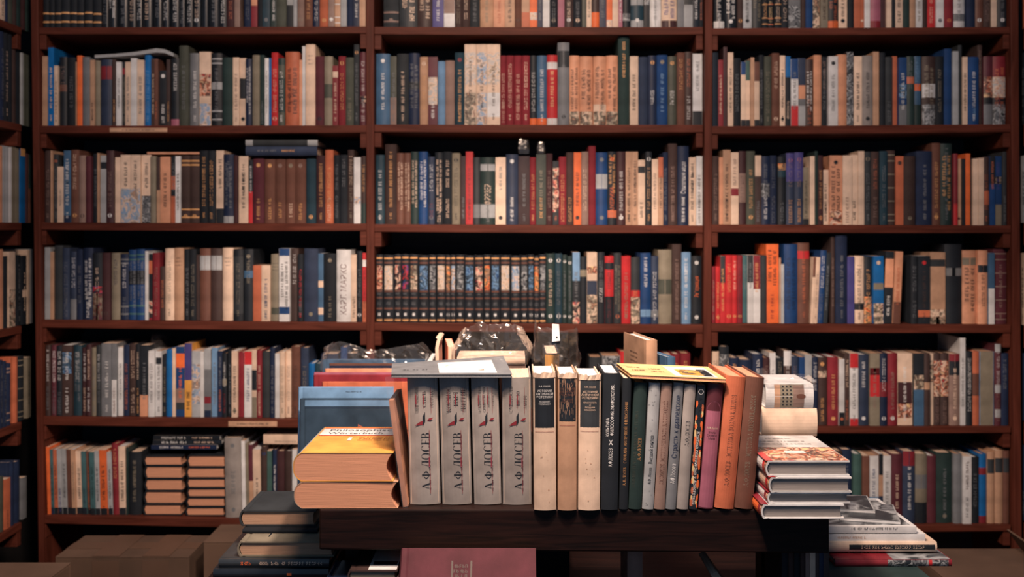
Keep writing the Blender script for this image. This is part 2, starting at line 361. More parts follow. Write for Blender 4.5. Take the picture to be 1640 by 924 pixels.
# ---------------------------------------------------------------- room
def struct(mb, name, **k):
    o = mb.build(name); o['kind'] = 'structure'; return o
m = MB(); m.box((-3.2, -1.2, -.05), (3.2, 3.4, 0), wood('floor_boards_dark', (.03, .022, .018), (.06, .042, .032), .6, (40, 3, 40))); struct(m, 'floor')
m = MB(); m.box((-3.2, 3.34, 0), (3.2, 3.4, 3.2), plain('wall_paint_dark', (.03, .03, .034), .9)); struct(m, 'wall_back')
m = MB(); m.box((-1.86, -1.2, 0), (-1.80, 3.34, 3.2), plain('wall_paint_dark', None)); struct(m, 'wall_left')
m = MB(); m.box((1.80, -1.2, 0), (1.86, 3.34, 3.2), plain('wall_paint_dark', None)); struct(m, 'wall_right')

# ---------------------------------------------------------------- bookcases
SF = 3.0/FPX
def zf(py): return ZC-(py-CY)*SF
def xf(px): return (px-CX)*SF
YB = 3.27
LIN = {  # pixel height of the top edge of each shelf's front at its two ends, and board thickness in pixels
 'L': (62, 587.5, [(43.8, 42.2, 11), (201, 200.5, 12), (356.5, 358, 11.5), (512, 516.5, 12.5), (667, 672, 13.5), (825, 835, 13)]),
 'M': (599.5, 1126, [(43, 43.2, 12), (199.5, 200, 12), (359, 361, 12), (516.5, 520, 13), (676, 680, 13), (838, 840, 12)]),
 'R': (1139, 1619, [(45, 43, 11), (202, 199, 12.5), (359.5, 361, 12), (518, 520, 13), (683, 683, 10), (843, 840.5, 10)])}
case = empty('bookcase', T(0, 3.0, 0))
tag(case, 'reddish wooden wall of bookshelves in three bays facing the book table', 'bookcase')
def upright(px0, px1, px2, px3, y0=3.0, parent=case):
    mb = MB(); a, b, c, d = xf(px0), xf(px1), xf(px2), xf(px3); z1, z0 = 2.42, 0.0
    # top edges px0..px1 at the picture's top, px2..px3 at its bottom, carried on to floor and head
    k = (2.12-z1)/(2.12-.45); k2 = (2.12-z0)/(2.12-.45)
    t0, t1 = a+(c-a)*k, b+(d-b)*k; b0, b1 = a+(c-a)*k2, b+(d-b)*k2
    mb.add([(b0,y0,z0),(b1,y0,z0),(b1,YB,z0),(b0,YB,z0),(t0,y0,z1),(t1,y0,z1),(t1,YB,z1),(t0,YB,z1)],
           [(0,3,2,1),(4,5,6,7),(0,1,5,4),(1,2,6,5),(2,3,7,6),(3,0,4,7)], W_UP)
    return bevel(mb.build('upright', parent, T(0, 0, 0)), .0015)
upright(51, 62.5, 64, 72.5, 2.992); upright(586.5, 599, 588, 600.5, 2.997); upright(1129, 1141, 1124.5, 1137.5, 2.997); upright(1616.5, 1629, 1623, 1635, 2.992)
for bay, (xl, xr, rows) in LIN.items():
    a, b = xf(xl), xf(xr)
    for (yl, yr, th) in rows + [(1000, 1000, 14)]:
        mb = MB(); N = 12; vs = []
        for k in range(N+1):
            f = k/N; x = a+(b-a)*f; sg = math.sin(f*math.pi)*.0012; zt = zf(yl+(yr-yl)*f)-sg*.3
            vs += [(x, 3.0, zt), (x, YB-.002, zt), (x, YB-.002, zt-th*SF-sg), (x, 3.0, zt-th*SF-sg)]
        fs = [(0, 3, 2, 1), (4*N, 4*N+1, 4*N+2, 4*N+3)]
        for k in range(N):
            for j in range(4): fs.append((4*k+j, 4*k+4+j, 4*k+4+(j+1) % 4, 4*k+(j+1) % 4))
        fs = [tuple(reversed(f)) for f in fs]
        mb.add(vs, fs, W_SHELF); bevel(mb.build('shelf', case, T(0, 0, 0), closed=True), .0012)
        for px, y, sg in ((xl, yl, 1), (xr, yr, -1)):
            z1 = zf(y+th)-.0006; mb = MB(); w0 = 11*SF; x0 = xf(px)+(.0125 if sg > 0 else -.0025)*0
            mb.box((min(x0, x0+sg*w0), 3.004, z1-23.5*SF), (max(x0, x0+sg*w0), YB-.002, z1), W_SHELF)
            bevel(mb.build('shelf_cleat', case, T(0, 0, 0)), .001)
mb = MB(); mb.box((xf(50), YB, 0), (xf(1636), YB+.012, 2.42), W_BACK); mb.build('back_panel', case, T(0, 0, 0))
def strip(px0, px1, py0, py1, n):
    """Printed paper label stuck to a shelf front."""
    mb = MB(); x0, x1, z0, z1 = xf(px0), xf(px1), zf(py1), zf(py0)
    mb.box((x0, 2.9985, z0), (x1, 2.9997, z1), mat('y', 'p')); h = z1-z0
    put(mb, marks2d(n, random), lambda p, q: (p, 2.9982, q), mat('K', 'f'), h*.34, (x0+x1)/2, z0+h*.33, (x1-x0)*.86, True)
    o = mb.build('shelf_label', case, T(0, 0, 0)); o['label'] = 'tan printed paper strip'
strip(176, 268, 205, 211.5, 30); strip(366, 444, 674.5, 683, 22)

# ---------------------------------------------------------------- standing books, shelf by shelf
D = {}
D['L1'] = (65, """76/*/hK/bF 85/*/hK/bF 95/*/hK/bF 109.5/*/hK/bF 121/*/hK/bF 132/*/hK/bF 145/*/hK/bF 159/*/hK/bF 171/*/hKg/lS 185/*/hKg/TW 201/*/hKg/lS 215/*/hKg/lC 226/*/hKg/tW
243/*/hKg/lC 258/*/hKg/lS 270.5/*/hKg/tW 284.5/*/hKg/tW 294/*/hKg/lS 307/*/hKg/lW 320/*/hKg/lC.eW 331/*/hKg 348/*/hKg/lS 362/*/hKg/tW 375/*/hM/lO 384/*/pL 390/-/ 401/*/hN/lS 411/*/pr/xQ3z
420/*/hK 432/*/pt/eS 441.7/*/pG/lW 458/*/hg 470/*/pK/xs34 476/*/ms 487/*/hL/eY 500/*/hd/lF 511/*/hN/lW 526/*/hO/eF 536/*/pL/eW 545/*/py/rW 555/*/ps 566/*/hN 576/*/pN/lW 586/*/py""")
D['M1'] = (600, """613/-/ 638/*/hk/bL.eL 668/*/hk/TC 692/*/hD/TC 710/*/pP/lW 727.6/*/pw/xL24 739/*/hD/lY 752/*/hD/lC 768/*/hk/lS 790/*/hy/lY 808/*/pQ/lO 824/*/py/lK 835/*/hd/eD 848/*/py/xO02
860/*/po/a212 869/*/pN/lS 880/*/pw 893/*/hK/lS.eY 903.5/*/pp 918/*/hD/lC.eW 932/*/hK/lS.eC 939/*/mg 947/*/pC/lK 959.5/*/hD/xo02 971/*/pn/lS 980.5/*/po/a201 990/*/pC 996.5/*/mp/lW
1010/*/hK/a512 1031/*/ht/xs01.xs34.eW 1040.5/*/pK/a534 1059.5/*/ht/xw04.lS 1084.5/*/hC/TP.xM01 1095/*/pS 1109.5/*/ps/xk34 1119.5/*/pKg/lW 1126/*/hK/lO""")
D['R1'] = (1143, """1160.5/*/hKg/lW.xW01 1181/*/hKg/TW.eW 1190/*/hD/eF 1204/*/ps/lK.eK 1221/*/hk/TY 1231/*/hK/rF.lF 1241/*/hK/rO.tx 1252/*/hK/rF.lC 1264/*/hK/lC 1284/*/pS/a503 1291/*/hD 1303/*/hB
1315/*/py/a904 1327/*/pY/lD 1345/*/hK/TO.xo01 1359/*/pC/eK.lD 1369/*/hK 1379.5/*/pO 1386.5/*/mO/eC 1396/*/pWg 1414/*/hp/xr01 1422/*/mM 1430/*/pC 1436/*/mK 1448/*/pC/lK 1460/*/hG
1469.5/*/hy 1480/*/pw/lY 1489/*/hD 1503/*/hR/lC 1515/*/pw/eS 1530/*/hr/eO 1550.5/*/hw/lS.xS12 1565/*/hN 1579/*/hd/eW 1591/*/hD/lL 1600.5/*/pC 1616/*/hK/lS.eW""")
D['L2'] = (64, """72.5/90/py/ 82/76/pbg/tC 88.5/105/mC/tK 101/91/hK/xd56.uL 115/92/hK/tS 120/99/my 128.5/89/po 140.5/91/hS/tS 148/96/py/lK 156/97/hY/tY 177/95/hn/xr79.xn26 183/95/mD/lF 191.7/99/pw/tS 198/99/pK/xr89.tY
207/99/pC/tS 217/93/pw 228/96/pC/tS 238/88/hb/tc 244.5/94/mD/tC 251/94/md/lO 263/113/pK/lW.fW 269/95/mD/lF 284/93/hK/uW.xp01 299.5/73/hg/tS 317/85/hS/tW 336/83/pC/a047.a603 354/85/hK/xs56.tS.bs 371/92/hG
381.4/92/pC/tL 392/93/pC/xK47.eK 402/94/hN/TW 414/88/hY/tY 422/88/hG/lS 428.5/93/pw/tS 432.5/93/mb 443.5/84/hR/tC.eC 455/93/hG/tW.xg02.xg79 478/83/hO/TK.=K354ИСТОРИЯ 483/96/pQ 488/74/mw 503.5/71/hC/qK 518/90/hm/eK
532/90/hY/xg46 541/105/pr/tC.xC89 553/90/hr/tF.fF 566.5/92/hg/lY 575.5/71/hk/fF.tS 586/83/hm/uW.a434.lW""")
D['M2'] = (601.5, """624.5/86/hu/tW.fW 635/90/pg/tS.aL04 654.5/86/hk/tC 672/85/hN/TS.xk56 685.5/91/hy/tF.fC 701/91/pm/a237.lW 713/98/hc 728/97/hL 744/84/ht/tF.fr.lF 763/71/pC/a259.tD.a904 780/71/pC/a659.tD.a604 801/71/pC/a259.tD.xw14
810.7/89/hr/tC.lC 823/89/hr/uC.tC 836/89/hr/tC.lC 848.5/89/hr/tC.uC 860/89/hK/tW.xo01 876/89/hu/tW.xo01 893/88/hR/xW01.xW89.tx 912/68/hS/xk79.eK.tS 928/89/hQ/TK.a902 950/90/hQ/TK.a902 971/90/hQ/TK.a902.xC13 990/89/hQ/TK.a902
1008.5/58/hG/uF 1022/90/pC/tK 1038/91/hn 1052/89/hN/=W354ЧАЯНОВ.fF 1069.5/88/hB/tc.fY 1084/90/hg/=W354РЫКОВ.fF 1096.5/84/hd/uF 1110/83/hD/uO.lW 1125.5/86/pwg/xK02.uS""")
D['R2'] = (1140.5, """1150/84/pKg 1158.5/96/mr/tC 1165/75/mM 1174/84/pC/tK 1187/93/hK/tS 1195/99/pC/xB8z.xK01 1202.5/97/pC/xe7z.xK01 1208.5/92/my 1217/99/pC/xd7z.xK01 1225/88/hK/tS 1237/90/hg/tY 1250/85/hd/uC.eC/ 1258.5/89/pC/tK.eK 1267/90/pK/xb7z.lC
1279/94/pw/xB7z.xR03.tS 1292/93/pS/xn6z.xQ46.xs03 1305/95/hD/TW.lO 1318/88/hQ 1327/91/hK/uL.tS 1342.5/90/pw/tS.fK 1358/87/hQ 1370/83/pD/a50z 1383/90/pC/tK 1401/89/hz/tK.eK 1411/83/py 1420/84/hK 1432/91/hk/lS 1440/90/pO
1453/92/pB/a346.xS03.tW 1465.5/90/hG/uS.aO67 1479/90/hu/uc.xo56.xG03 1501/90/hD/xw46.a503.TY 1515/90/hK/tY 1527.5/78/hB 1537/82/ps 1543.5/72/hk 1552/91/pC/tK 1570/91/hB/tw.lc 1578/72/hD/uL 1593/90/hm/a047.xK34.xS03 1615/90/hr/a247.xK34.a503.TO""")
D['L3'] = (65.5, """76/241/hD/tL 79/241/my 87/247/hk/tS.fO 97/267/pC/aS4 108.5/241/pu/uW.xN01.tW 122/240/hd/uC.eF 134/249/hL/eD/ 143/250/hm/ 152/246/hK/tS 156/245/my 166/249/ps/xK89 179/241/hM/tL.eW 189/252/pC/ 206/248/pC/a605.uK 222/248/pC/a605.uK 238/248/pC/a504.uK
247/250/hY/ 253.5/252/mD/xy05 270/251/pQ/tK 277.5/250/pK/xO04.xO57.uS 286/250/pw/tK 301/249/hD/bF.eF 316.5/249/hD/bF.eF 331/241/hK/tF.uF 343/241/hK/tF.uF 356/241/pC/uK.xK02 373/247/hN/uS.xs01.TS 380/249/hM/ 395.5/250/pC/tK.uK
402.5/256/pK/xR05.uW 421/254/hm/lF.fF 439/255/hd/lF.fF 456/255/hd/lF.fL 472/255/hd/lC.fY 489/255/hd/lF.fL 505/254/ht/eF 520/249/hM/tF.uF 533.5/240/hO/tF.lC 543/248/hK/uS.lS 556/248/hK/uS 566.5/240/hD/tY.uC 577.7/252/pw/a634 586.5/250/hD/uF.xG03""")
D['M3'] = (601.5, """616/248/ht/tW.eS 635/231/hD/tF.uF 646.7/245/hd/TC 658/245/hd/TC 670.5/243/hG/TC 685/243/hB/TW 696.3/251/hn/uW.lr.eS 709.5/244/hK/TC.lC 724/243/hK/uC.lC 737/245/hY/tK.fK 746/250/pDg/lS 757.6/243/pR/tr.lr 769/252/hk/xS13 793.5/252/hG/xs89.xs13.=C364ФРЭЗЕР.lS
810/252/pC/uS.eK 830/247/hn/lW.fW 848.5/250/pDg/tS 858.5/252/hr/tF 874.5/247/pgg/tY.lF 885/246/hM/tL 895/258/pK/a429.tO 907/251/hr/tF.lF 919/244/hD/lF 931/244/po/tK.eK/ 942.5/243/hL/tC 954/234/hr 973/244/hB/xs57.fS.eS 987.7/243/hK/=o164АМЕРИКА.xO12.fo.UF 1002/243/hM/tW.eW
1012.4/243/py/tK.lK 1022/243/py/tK.uK 1033.5/256/pC/xK89.lK 1044/243/hK/tF.fW 1054/255/pC/tL 1062/252/py/xO7z.tK 1070.5/244/hN/tS 1085/230/hD/tL.lL 1103.5/234/hN/=W484Становление_нации.lW 1115/252/pC/tK.uK 1125/250/pw/tK.lS""")
D['R3'] = (1140, """1151.5/250/hD/tL 1158.5/252/pQ/ 1171/240/py/tD.lD 1183.5/244/pC/xr45.uL 1196/242/hM/xL37.tM 1210/242/hg/tF.eF 1220.5/249/pD/xC7z.lS 1235/250/hN/a546.lW.uS 1246/249/hN/uS.lS 1259.5/251/hK/a789.lS.xt78 1273.5/245/hn/xP6z.uL.lF.fp 1288/244/hn/xP6z.uL.lF.fp
1297.5/268/pY/tK.xK01 1305/250/pC/ 1310.5/242/hG 1319.5/249/hM/tF.eO 1329.5/272/pC/tK.lK 1350/249/pQ/a002.TK.fK 1365/249/pC/lL 1376/248/pC/lK 1386/242/pC 1397/243/hk/fY.tS 1410/243/hD/uO.lL 1423/242/ht/tS 1437/241/hD/rY 1449.7/250/pO/fD 1469/250/hD/eY.tD 1495/242/hN/tS.lS
1509/229/hd/tF.eF 1529/230/hG/TF.lS.uS 1536/246/hr/xR03 1543/254/py/eD 1547.5/254/mK 1555/246/po/ 1560/252/mK 1568.5/254/pC/ 1577/253/pC 1587.5/251/hD/tO.xO35 1596.5/250/pB/xK6z.uO 1609/250/pB/aP67.a967.xY03.uP 1616/243/hk/lS""")
D['L4'] = (66.5, """75.5/396/ps/ 81.5/403/py/ 95.5/393/hk/ 107/397/hn/tS.lS 118/403/hn/uW.xS03 128/399/hN/tS 144/397/hN/TW.lW 160/405/hK/a805.xK56.tC.a904 173/405/hM/eD 187/405/hY/uN 200.5/407/hN/bS.uW.lS 214/400/hB/xK57.bT.TS 228/399/hB/xK57.bT.TS 233.5/402/mw 241/407/pK/xO79.a403
252.8/405/hr/tL 260.8/427/hD/tO 275.5/398/hC/tY 290.5/397/hy/qD 300/399/hK/tS 311/399/hK/tY 317.5/408/mD 335/398/hd/xs79 353.5/398/hD/xs79 371.5/397/hC/qK 388/399/hK/xk19.tY 403.5/399/hK/fY.uY.xu67 417/425/pO/ 431.5/425/pC/tB.lS 446/407/hY/qK.xg12
463.5/398/pw/xB9z.xB12.TK 476/398/hD/uW 485/407/hK/tR.lS 508/398/hn/eY 516.5/406/pu/xC12.xC56 538/406/hK/lY.fY 561.5/400/hw/=m184КАРЛ_МАРКС 571/408/pC/lK 580.5/402/hK/tS.eW 587/405/pR/xW89.tM.xO03""")
# the picture-panelled series on the fourth shelf of the middle bay
ser = [613.5, 631, 643, 655.5, 670, 687, 699, 714, 722, 730, 744, 760, 775, 786, 801, 818, 834, 846, 855.5, 864, 875]
pan = ['0','2','4','8','9','3','5','2','7','6','5','3','4','7','3','2','6','5','3','7','5']
D['M4'] = (602, ' '.join(f'{x}/{408+random.uniform(-1,1.5):.1f}/hK/SER{p}' for x, p in zip(ser, pan)) + """ 889/406/hG/tC.fW.eW 901/406/ht/tS.fW.eW 908.8/408/hG/tS.fW.eW 917/410/hG/tS.fW.eW 929/404/pK/xc6z.a403.tS 940.5/411/hK/xY78 957/404/pC/a078.xn46.a904
969/404/hK/=W354АНГЛИИ.uS.xk46 983.5/410/hR/xK01.xK14.xK89.uK.lr 996/405/hk/TY.eO 1011/410/hR/tY.lY 1026/412/hk/=F454ГЕНРИХ_II.xR45.a904 1043/405/hB/uW.xc12 1055/410/hn/tW.xS12 1077/400/hY/xg46 1092/391/hD/tL.lL 1108/404/hc/tW.uW 1125/410/hK/=o474Реформация.fW.eW""")
D['R4'] = (1139.5, """1146/427/hr/tL 1153.5/427/hR/tF.eF 1162/410/pR/xk6z.tF 1172.8/409/hR/eF.uF 1181/409/hR/uC.eF 1189.5/409/hr/tM.eF 1198/409/hT/uS 1207.5/409/pw/xk6z.uS 1218.8/409/pw/xr5z.uF 1228/409/hk/ 1247.9/391/po/UK.lr 1250.9/413/my 1256/423/ps 1278/391/hB/TN 1297.5/389/hd/tO.xR89
1302/412/pC/>5.xd7z 1309/412/pC/>5.tL 1319/401/hB/>6.3.uW.lS 1326.5/405/pkg/>6.1.tS 1332.5/-/ 1339/379/hD/tL 1358/377/hN/tS 1369.7/411/pP 1386/410/hC/xK23.tK.qK 1399/411/hK/tF.a704 1416/410/pb/fC.aY56.a903 1430/403/pK/>4.xQ59.lW 1442/403/pQ/>5.tO.xd03 1460/-/ 1471/410/hK/uS.lS
1491/410/pK/tD.xO12.fR 1516/404/py/a901.xk89.a902 1544.7/391/hK/xm67.xs67 1568/401/hQ/TK.xY89 1583.7/401/hQ/tK.xK78 1594/405/pu/xW05 1616/399/hm/rL.tL""")
D['L5'] = (66.5, """74.7/553/hD/uW.lS 83.7/553/hm/uW.lS 94/554/hK/uW.lS 110/553/pD/a369.uW.lW 123.5/553/ht/uW.TS 132/557/hM/uW.lC 140.7/552/hM/uC.lW 148.4/557/hY/tS 157/553/hk/uW.tS 174/550/pS/tW.uS 182.4/550/pS/xw05.lL 190.4/556/pw/tS 200/553/hN/tO.lO 212/551/hD/uC.lC 218.5/551/hK/uC.lF
233.7/553/pK/xQ03.tS 243.9/562/pw/tS 253.6/562/pw/tS.aK89 261.5/568/hK/tY 271.3/560/hb/ 276.8/558/pC 291.4/555/pB/xo79.to.xL24.xk12 303.6/550/pV/xP5z.lK 317.6/562/ps/a628 323.5/563/pw 334.8/559/pS/xs7z.xr23.xN01 344.5/557/pc/tS 353/562/pN/lO.uS 360.6/566/hK/uW.lr.aY56 368/561/hK/tS
378.2/562/pC/tK.eY 388/564/hr/tr 400.8/563/pw/xR8z.tB 409/560/pC/xK47.xY03 417.8/561/hr/tC.lC 430.5/563/hk/ 438.7/557/hN/tS 446/566/pw 455/563/hC/tY 464.5/562/hC/tL 479/555/hd/tD 492.3/557/hn/tY.eF 503/582/hb/lW 512/582/ht/ 540/567/hN/tS 545/-/ 556/556/hB/tS 572/566/hK""")
D['M5'] = (944, """965/572/hk/tS 994/570/ps/a52z 1012/563/hR/xC05 1030/572/hr/tF 1048/566/hK/tS 1066/570/hN 1080/568/hr 1092/567/hr/uF 1108/566/hr/uF.lF 1126/-/""")
D['R5'] = (1140.5, """1152.4/563/hC/uK 1168.5/555/hK/a569 1184.5/573/hN/uF 1205/576/hN/lS 1222/567/hN/uW 1232.8/573/hM/uL 1243.4/565/pw/tS 1256/573/hK/uY 1268.5/562/hD/xw8z.uW 1279.3/571/hn/uL 1288.4/572/pB/lS 1300/568/ps/a257.xN03 1309.7/572/hN/uW 1326/572/hD/lF.fF.a978 1343.4/572/hr/tF.eF 1352/575/pw/xK02.eO
1360.3/566/hD/uC.lO 1374/566/pw/xR8z.tS.xR01 1392.5/568/hn/uW.eW 1408.5/566/pY/xR48.xK78.xY14.tL 1421.3/566/hN/xr46.uW.eW 1438.5/566/hr/tL.eW 1462.5/566/pC/xM36.tW.a013 1479.5/566/pK/xu05.a957.fK 1489.3/566/hD/xy56 1497/566/pC/a969 1508/566/hD/a049.lL 1521.3/566/hD/a049.lL 1539/567/hL/xr9z.xK79.tC.eC
1547.8/541/pw/tS 1558.3/563/hK/uW.tW 1570.3/563/hO/xd47 1593/563/pc/aY0z.xn46 1603/551/hm/uw.lL.xs9z.xs12.xs45 1616/566/hN/uS""")
D['L6'] = (77, """82.5/716/mo/<3 87.5/720/pT/<3.xN01.tG 93.5/720/pO/<3.xK01.tM 100.5/719/ps/<3.xK01.lP 108/719/ps/<3.xK01.tK 115.5/720/pd/<3.xK01 122/720/py/<3.xK01.tY 131.8/722/pC/<3.xK01.tK 139/723/pT/<3.xK01.lN 145.5/723/pd/<3.xK01.tO 153.5/724/pT/<3.xK01.tG 161/722/ps/<3.xK01.tK 172.5/721/po/<3.xK01.tK 180/724/ps/<3.xK01.tK 190/711/hr/<3.uF 201/715/pC/<2.xK01.tK 204/716/mG 224.5/724/hK/tY.uY
361/-/ 388.5/701/hz/<2.5.fS.eS.aS5 394.5/706/pw/<2.4 399/711/hY/<2.2 406/712/pm/<2.xy05 418.5/720/pC/<2.aK4 428/715/hD/fB.lC 436/722/pe/<1 443/720/hN/tW 455.5/722/hM/ 468/722/hD/ 476/720/pw""")
D['R6'] = (1336, """1349/722/hD 1366.5/720/hN/tS 1380.3/727/he/ 1391.8/730/pd/ 1407.8/730/pc/xw4z.tB 1415/727/py/xK7z.xn04 1428/730/pw/tS.eR 1447.3/727/hm/tC.xR01 1467.4/723/hn/xr8z.tW 1488/727/hY/xS57.aK03 1503/730/hm/
1529.3/725/hG/tS.eY 1543.3/727/hS/tS 1557.3/731/pw/uM.lS 1571.3/732/hK/tS 1583.8/727/hb/xr01.xr78 1596/724/hy/xk79 1609/722/hy/xk79 1619/722/hd/xk79""")
_dec0 = decorate
def decorate(b, toks, row1=False):
    if toks and toks[0].startswith('SER'):
        k = toks[0][3]
        b.block(art(k, 70.), .48, .84, .74, None, .0003)
        for v in (.95, .885, .46, .36, .2, .03): b.block('F' if v in (.95, .03) else 'd', v-.013, v+.013, .82, 'f', .0003)
        for v in (.42, .29, .265): b.title(5, 'S', 0, 1, 0, .0036, lambda p, q, v=v: b.sp((p-b.H/2)*.8, q+v*b.H))
        b.m.add([b.sp(x, b.H*.115+z) for x, z in ((-.0036, -.0042), (.0036, -.0042), (.0036, .0042), (-.0036, .0042))], [(0, 1, 2, 3)], mat('w', 'f'))
        return {'0':'red','2':'cream','4':'dark red','8':'violet','9':'tan','3':'blue','5':'grey','7':'amber','6':'pale blue'}[k]+' picture panel'
    return _dec0(b, toks, row1)
def inner(px, y):
    """Pixel column of the upright's inner edge at the height y."""
    t = max(0, y-60)/924
    return {62: 62.5+9.5*(y/924), 587.5: 586.5+1.4*t, 599.5: 599+1.4*y/924, 1126: 1129-4.6*y/924, 1139: 1141-3.5*t, 1619: 1616.5+6.5*t}[px]
for bay in 'LMR':
    xl, xr, rows = LIN[bay]
    for r in range(1, 7):
        if bay == 'M' and r == 6: continue          # hidden behind the table
        yl, yr, _ = rows[r-1]; x, data = D[f'{bay}{r}']
        row(bay, r, x, data, lambda px: yl+(yr-yl)*(px-xl)/(xr-xl), r >= 4, (xf(inner(xl, yl))+.0012, xf(inner(xr, yr-130 if bay == 'R' else yr))-.0012))

# ---------------------------------------------------------------- books lying on or over the rows
def basis(o, ex, ey, ez):
    """Matrix that sends a book's thickness, depth and height axes to the given world directions."""
    ex, ey, ez = Vector(ex).normalized(), Vector(ey).normalized(), Vector(ez).normalized()
    m = Matrix.Identity(4)
    for i in range(3): m[i][0], m[i][1], m[i][2], m[i][3] = ex[i], ey[i], ez[i], o[i]
    return m
def lie_tail(x0, x1, y, z, th, depth, col, kind='h', fin=None, pg='C', rot=0):
    """Lying flat, spine to the left, tail edge towards the room; returns book and matrix (corner x0, y, z)."""
    b = Book(kind, th, depth, x1-x0, col, fin, pg)
    return b, T(x0, y, z) @ R(rot, 'Z') @ basis((0, 0, th/2), (0, 0, 1), (1, 0, 0), (0, 1, 0))
def lie_spine(x0, x1, y, z, th, depth, col, kind='h', fin=None, pg='C', rot=0):
    """Lying flat, spine towards the room, its title reading left to right."""
    b = Book(kind, th, x1-x0, depth, col, fin, pg)
    return b, T(x0, y, z) @ R(rot, 'Z') @ basis((0, 0, th/2), (0, 0, -1), (0, 1, 0), (1, 0, 0))
def stand(px0, px1, py0, py1, Y, dep, col, kind='h', fin=None, pg='C', lean=0, turn=0, z0=None):
    """Standing with the spine towards the room; pixel columns at its foot, rows of foot and top."""
    s = Y/FPX; W = (px1-px0)*s-.0004; z = ZC-(py0-CY)*s if z0 is None else z0; H = ZC-(py1-CY)*s-z
    b = Book(kind, W, H, dep, col, fin, pg); M = T(((px0+px1)/2-CX)*s, Y, z)
    if lean:
        a = math.atan(lean*s/H); px = math.copysign(W/2, lean); M = M @ T(px, 0, 0) @ R(a, 'Y') @ T(-px, 0, 0)
    if turn: M = M @ R(turn, 'Z')
    return b, M
def zs(bay, r, px):
    xl, xr, rows = LIN[bay]; yl, yr, _ = rows[r-1]; return zf(yl+(yr-yl)*(px-xl)/(xr-xl))
# two piles of small black books, tails outward, on the sixth shelf
for side, x0, x1, ys in (('first', 226, 290, [(829.7, 812), (810.5, 789.5), (788.5, 769.5), (767.5, 747), (745.8, 730)]), ('second', 294.5, 359, [(831, 816.5), (815, 800), (798.5, 784), (782.5, 767), (765.5, 748), (746, 727)])):
    z = zs('L', 6, (x0+x1)/2)+.0012; nb = len(ys)
    for i, (a, b_) in enumerate(ys):
        th = (a-b_)*3.02/FPX; j = (-3.5, -1, 1, 0, -1.5, .8)[i]
        b, M = lie_tail(xf(x0+j*.5)+.001, xf(x1+j*.5)-.001, 3.02, z, th, .165, 'K', 'h', None, 'Q'); z += th+.0005
        o = b.finish(M); o['group'] = 'piled black books with tan page edges'
        pos = 'lowest' if i == 0 else 'topmost' if i == nb-1 else ORD[i]+' up'
        tag(o, f"small black hardback, tan page edges, {pos} in {side} pile from left, sixth shelf", 'book', 'piled black books on the sixth shelf')
z = zs('L', 6, 285)+.1915
zt = z
for i, (x0, x1, th, col, tx) in enumerate(((237, 343, .013, 'N', 0), (239, 350, .012, 'K', 1), (239, 347, .0125, 'K', 2))):
    b, M = lie_spine(xf(x0), xf(x1), 3.025+.004*i, zt, th, .15, col, 'p', 'g', 'w', (.0, .02, -.01)[i])
    b.pseudo('W', .12, .5, 0, .0065); b.pseudo('C' if i else 'o', .58, .9, 0, .005)
    b.rect(b.front if False else (lambda p, q, b=b: (-b.W/2-EPS, p, q)), .002, .002, .148, b.H-.002, mat('z', 'g'), 1)
    zt += th+.0008
    tag(b.finish(M), f"{NAMES[col]} paperback lying {('lowest','second','topmost')[i]} of three over the piled black books", 'book', 'paperbacks lying over the black piles')
b, M = lie_spine(xf(419), xf(476), 3.02, zs('L', 6, 448)+.2145, .027, .15, 'C', 'p', None, 'C', -.04); b.pseudo('Y', .3, .95, -.006, .004)
tag(b.finish(M @ R(.0, 'Z')), 'thick cream paperback lying across the books at the end of the sixth shelf', 'book')
# third shelf: two lying hardbacks and one tan booklet
zz = ZC-(249.5-CY)*3.02/FPX
b, M = lie_spine(xf(391), xf(506), 3.016, zz+.001, .0265, .16, 'n'); b.pseudo('S', .15, .45, 0, .006); b.pseudo('F', .5, .7, 0, .006)
tag(b.finish(M), 'slate blue hardback lying across the brown gilt books on the third shelf', 'book')
b, M = lie_spine(xf(391), xf(507), 3.016, zz+.0285, .0175, .155, 'k'); b.block('s', .86, 1, .97); b.block('s', 0, .1, .97)
tag(b.finish(M), 'charcoal hardback with grey corners lying on the slate blue lying book', 'book')
b, M = lie_spine(xf(232), xf(316), 3.018, ZC-(247.5-CY)*3.02/FPX+.0008, .0062, .16, 'Q', 'm'); tag(b.finish(M), 'thin tan booklet lying along the tops of the third shelf books', 'booklet')
# sagging magazine on the second shelf
mb = MB(); pts = [(149, 93.5, 88.5), (180, 91.5, 86.8), (215, 88.8, 83.5), (248, 84.5, 78), (262, 85.5, 79.5), (276, 91, 85.5)]; vs = []
for px, a, c in pts:
    for y in (3.012, 3.16): vs += [(xf(px), y, ZC-(a-CY)*SF+.003), (xf(px), y, ZC-(c-CY)*SF+.003)]
fs = []
for k in range(len(pts)-1):
    a, b = 4*k, 4*k+4; fs += [(a, b, b+1, a+1), (a+1, b+1, b+3, a+3), (a+3, b+3, b+2, a+2), (a+2, b+2, b, a)]
fs += [(0, 1, 3, 2), (b, b+2, b+3, b+1)]
mb.add(vs, fs, pages('s')); mb.add([(x, y-.0006, z+.0003) for x, y, z in vs[1::4]]+[(x, y, z+.0005) for x, y, z in vs[3::4]], [(i, i+1, i+7, i+6) for i in range(5)], mat('L', 'g'))
tag(mb.build('magazine'), 'sagging grey magazine lying over the books on second shelf of left bay', 'magazine')

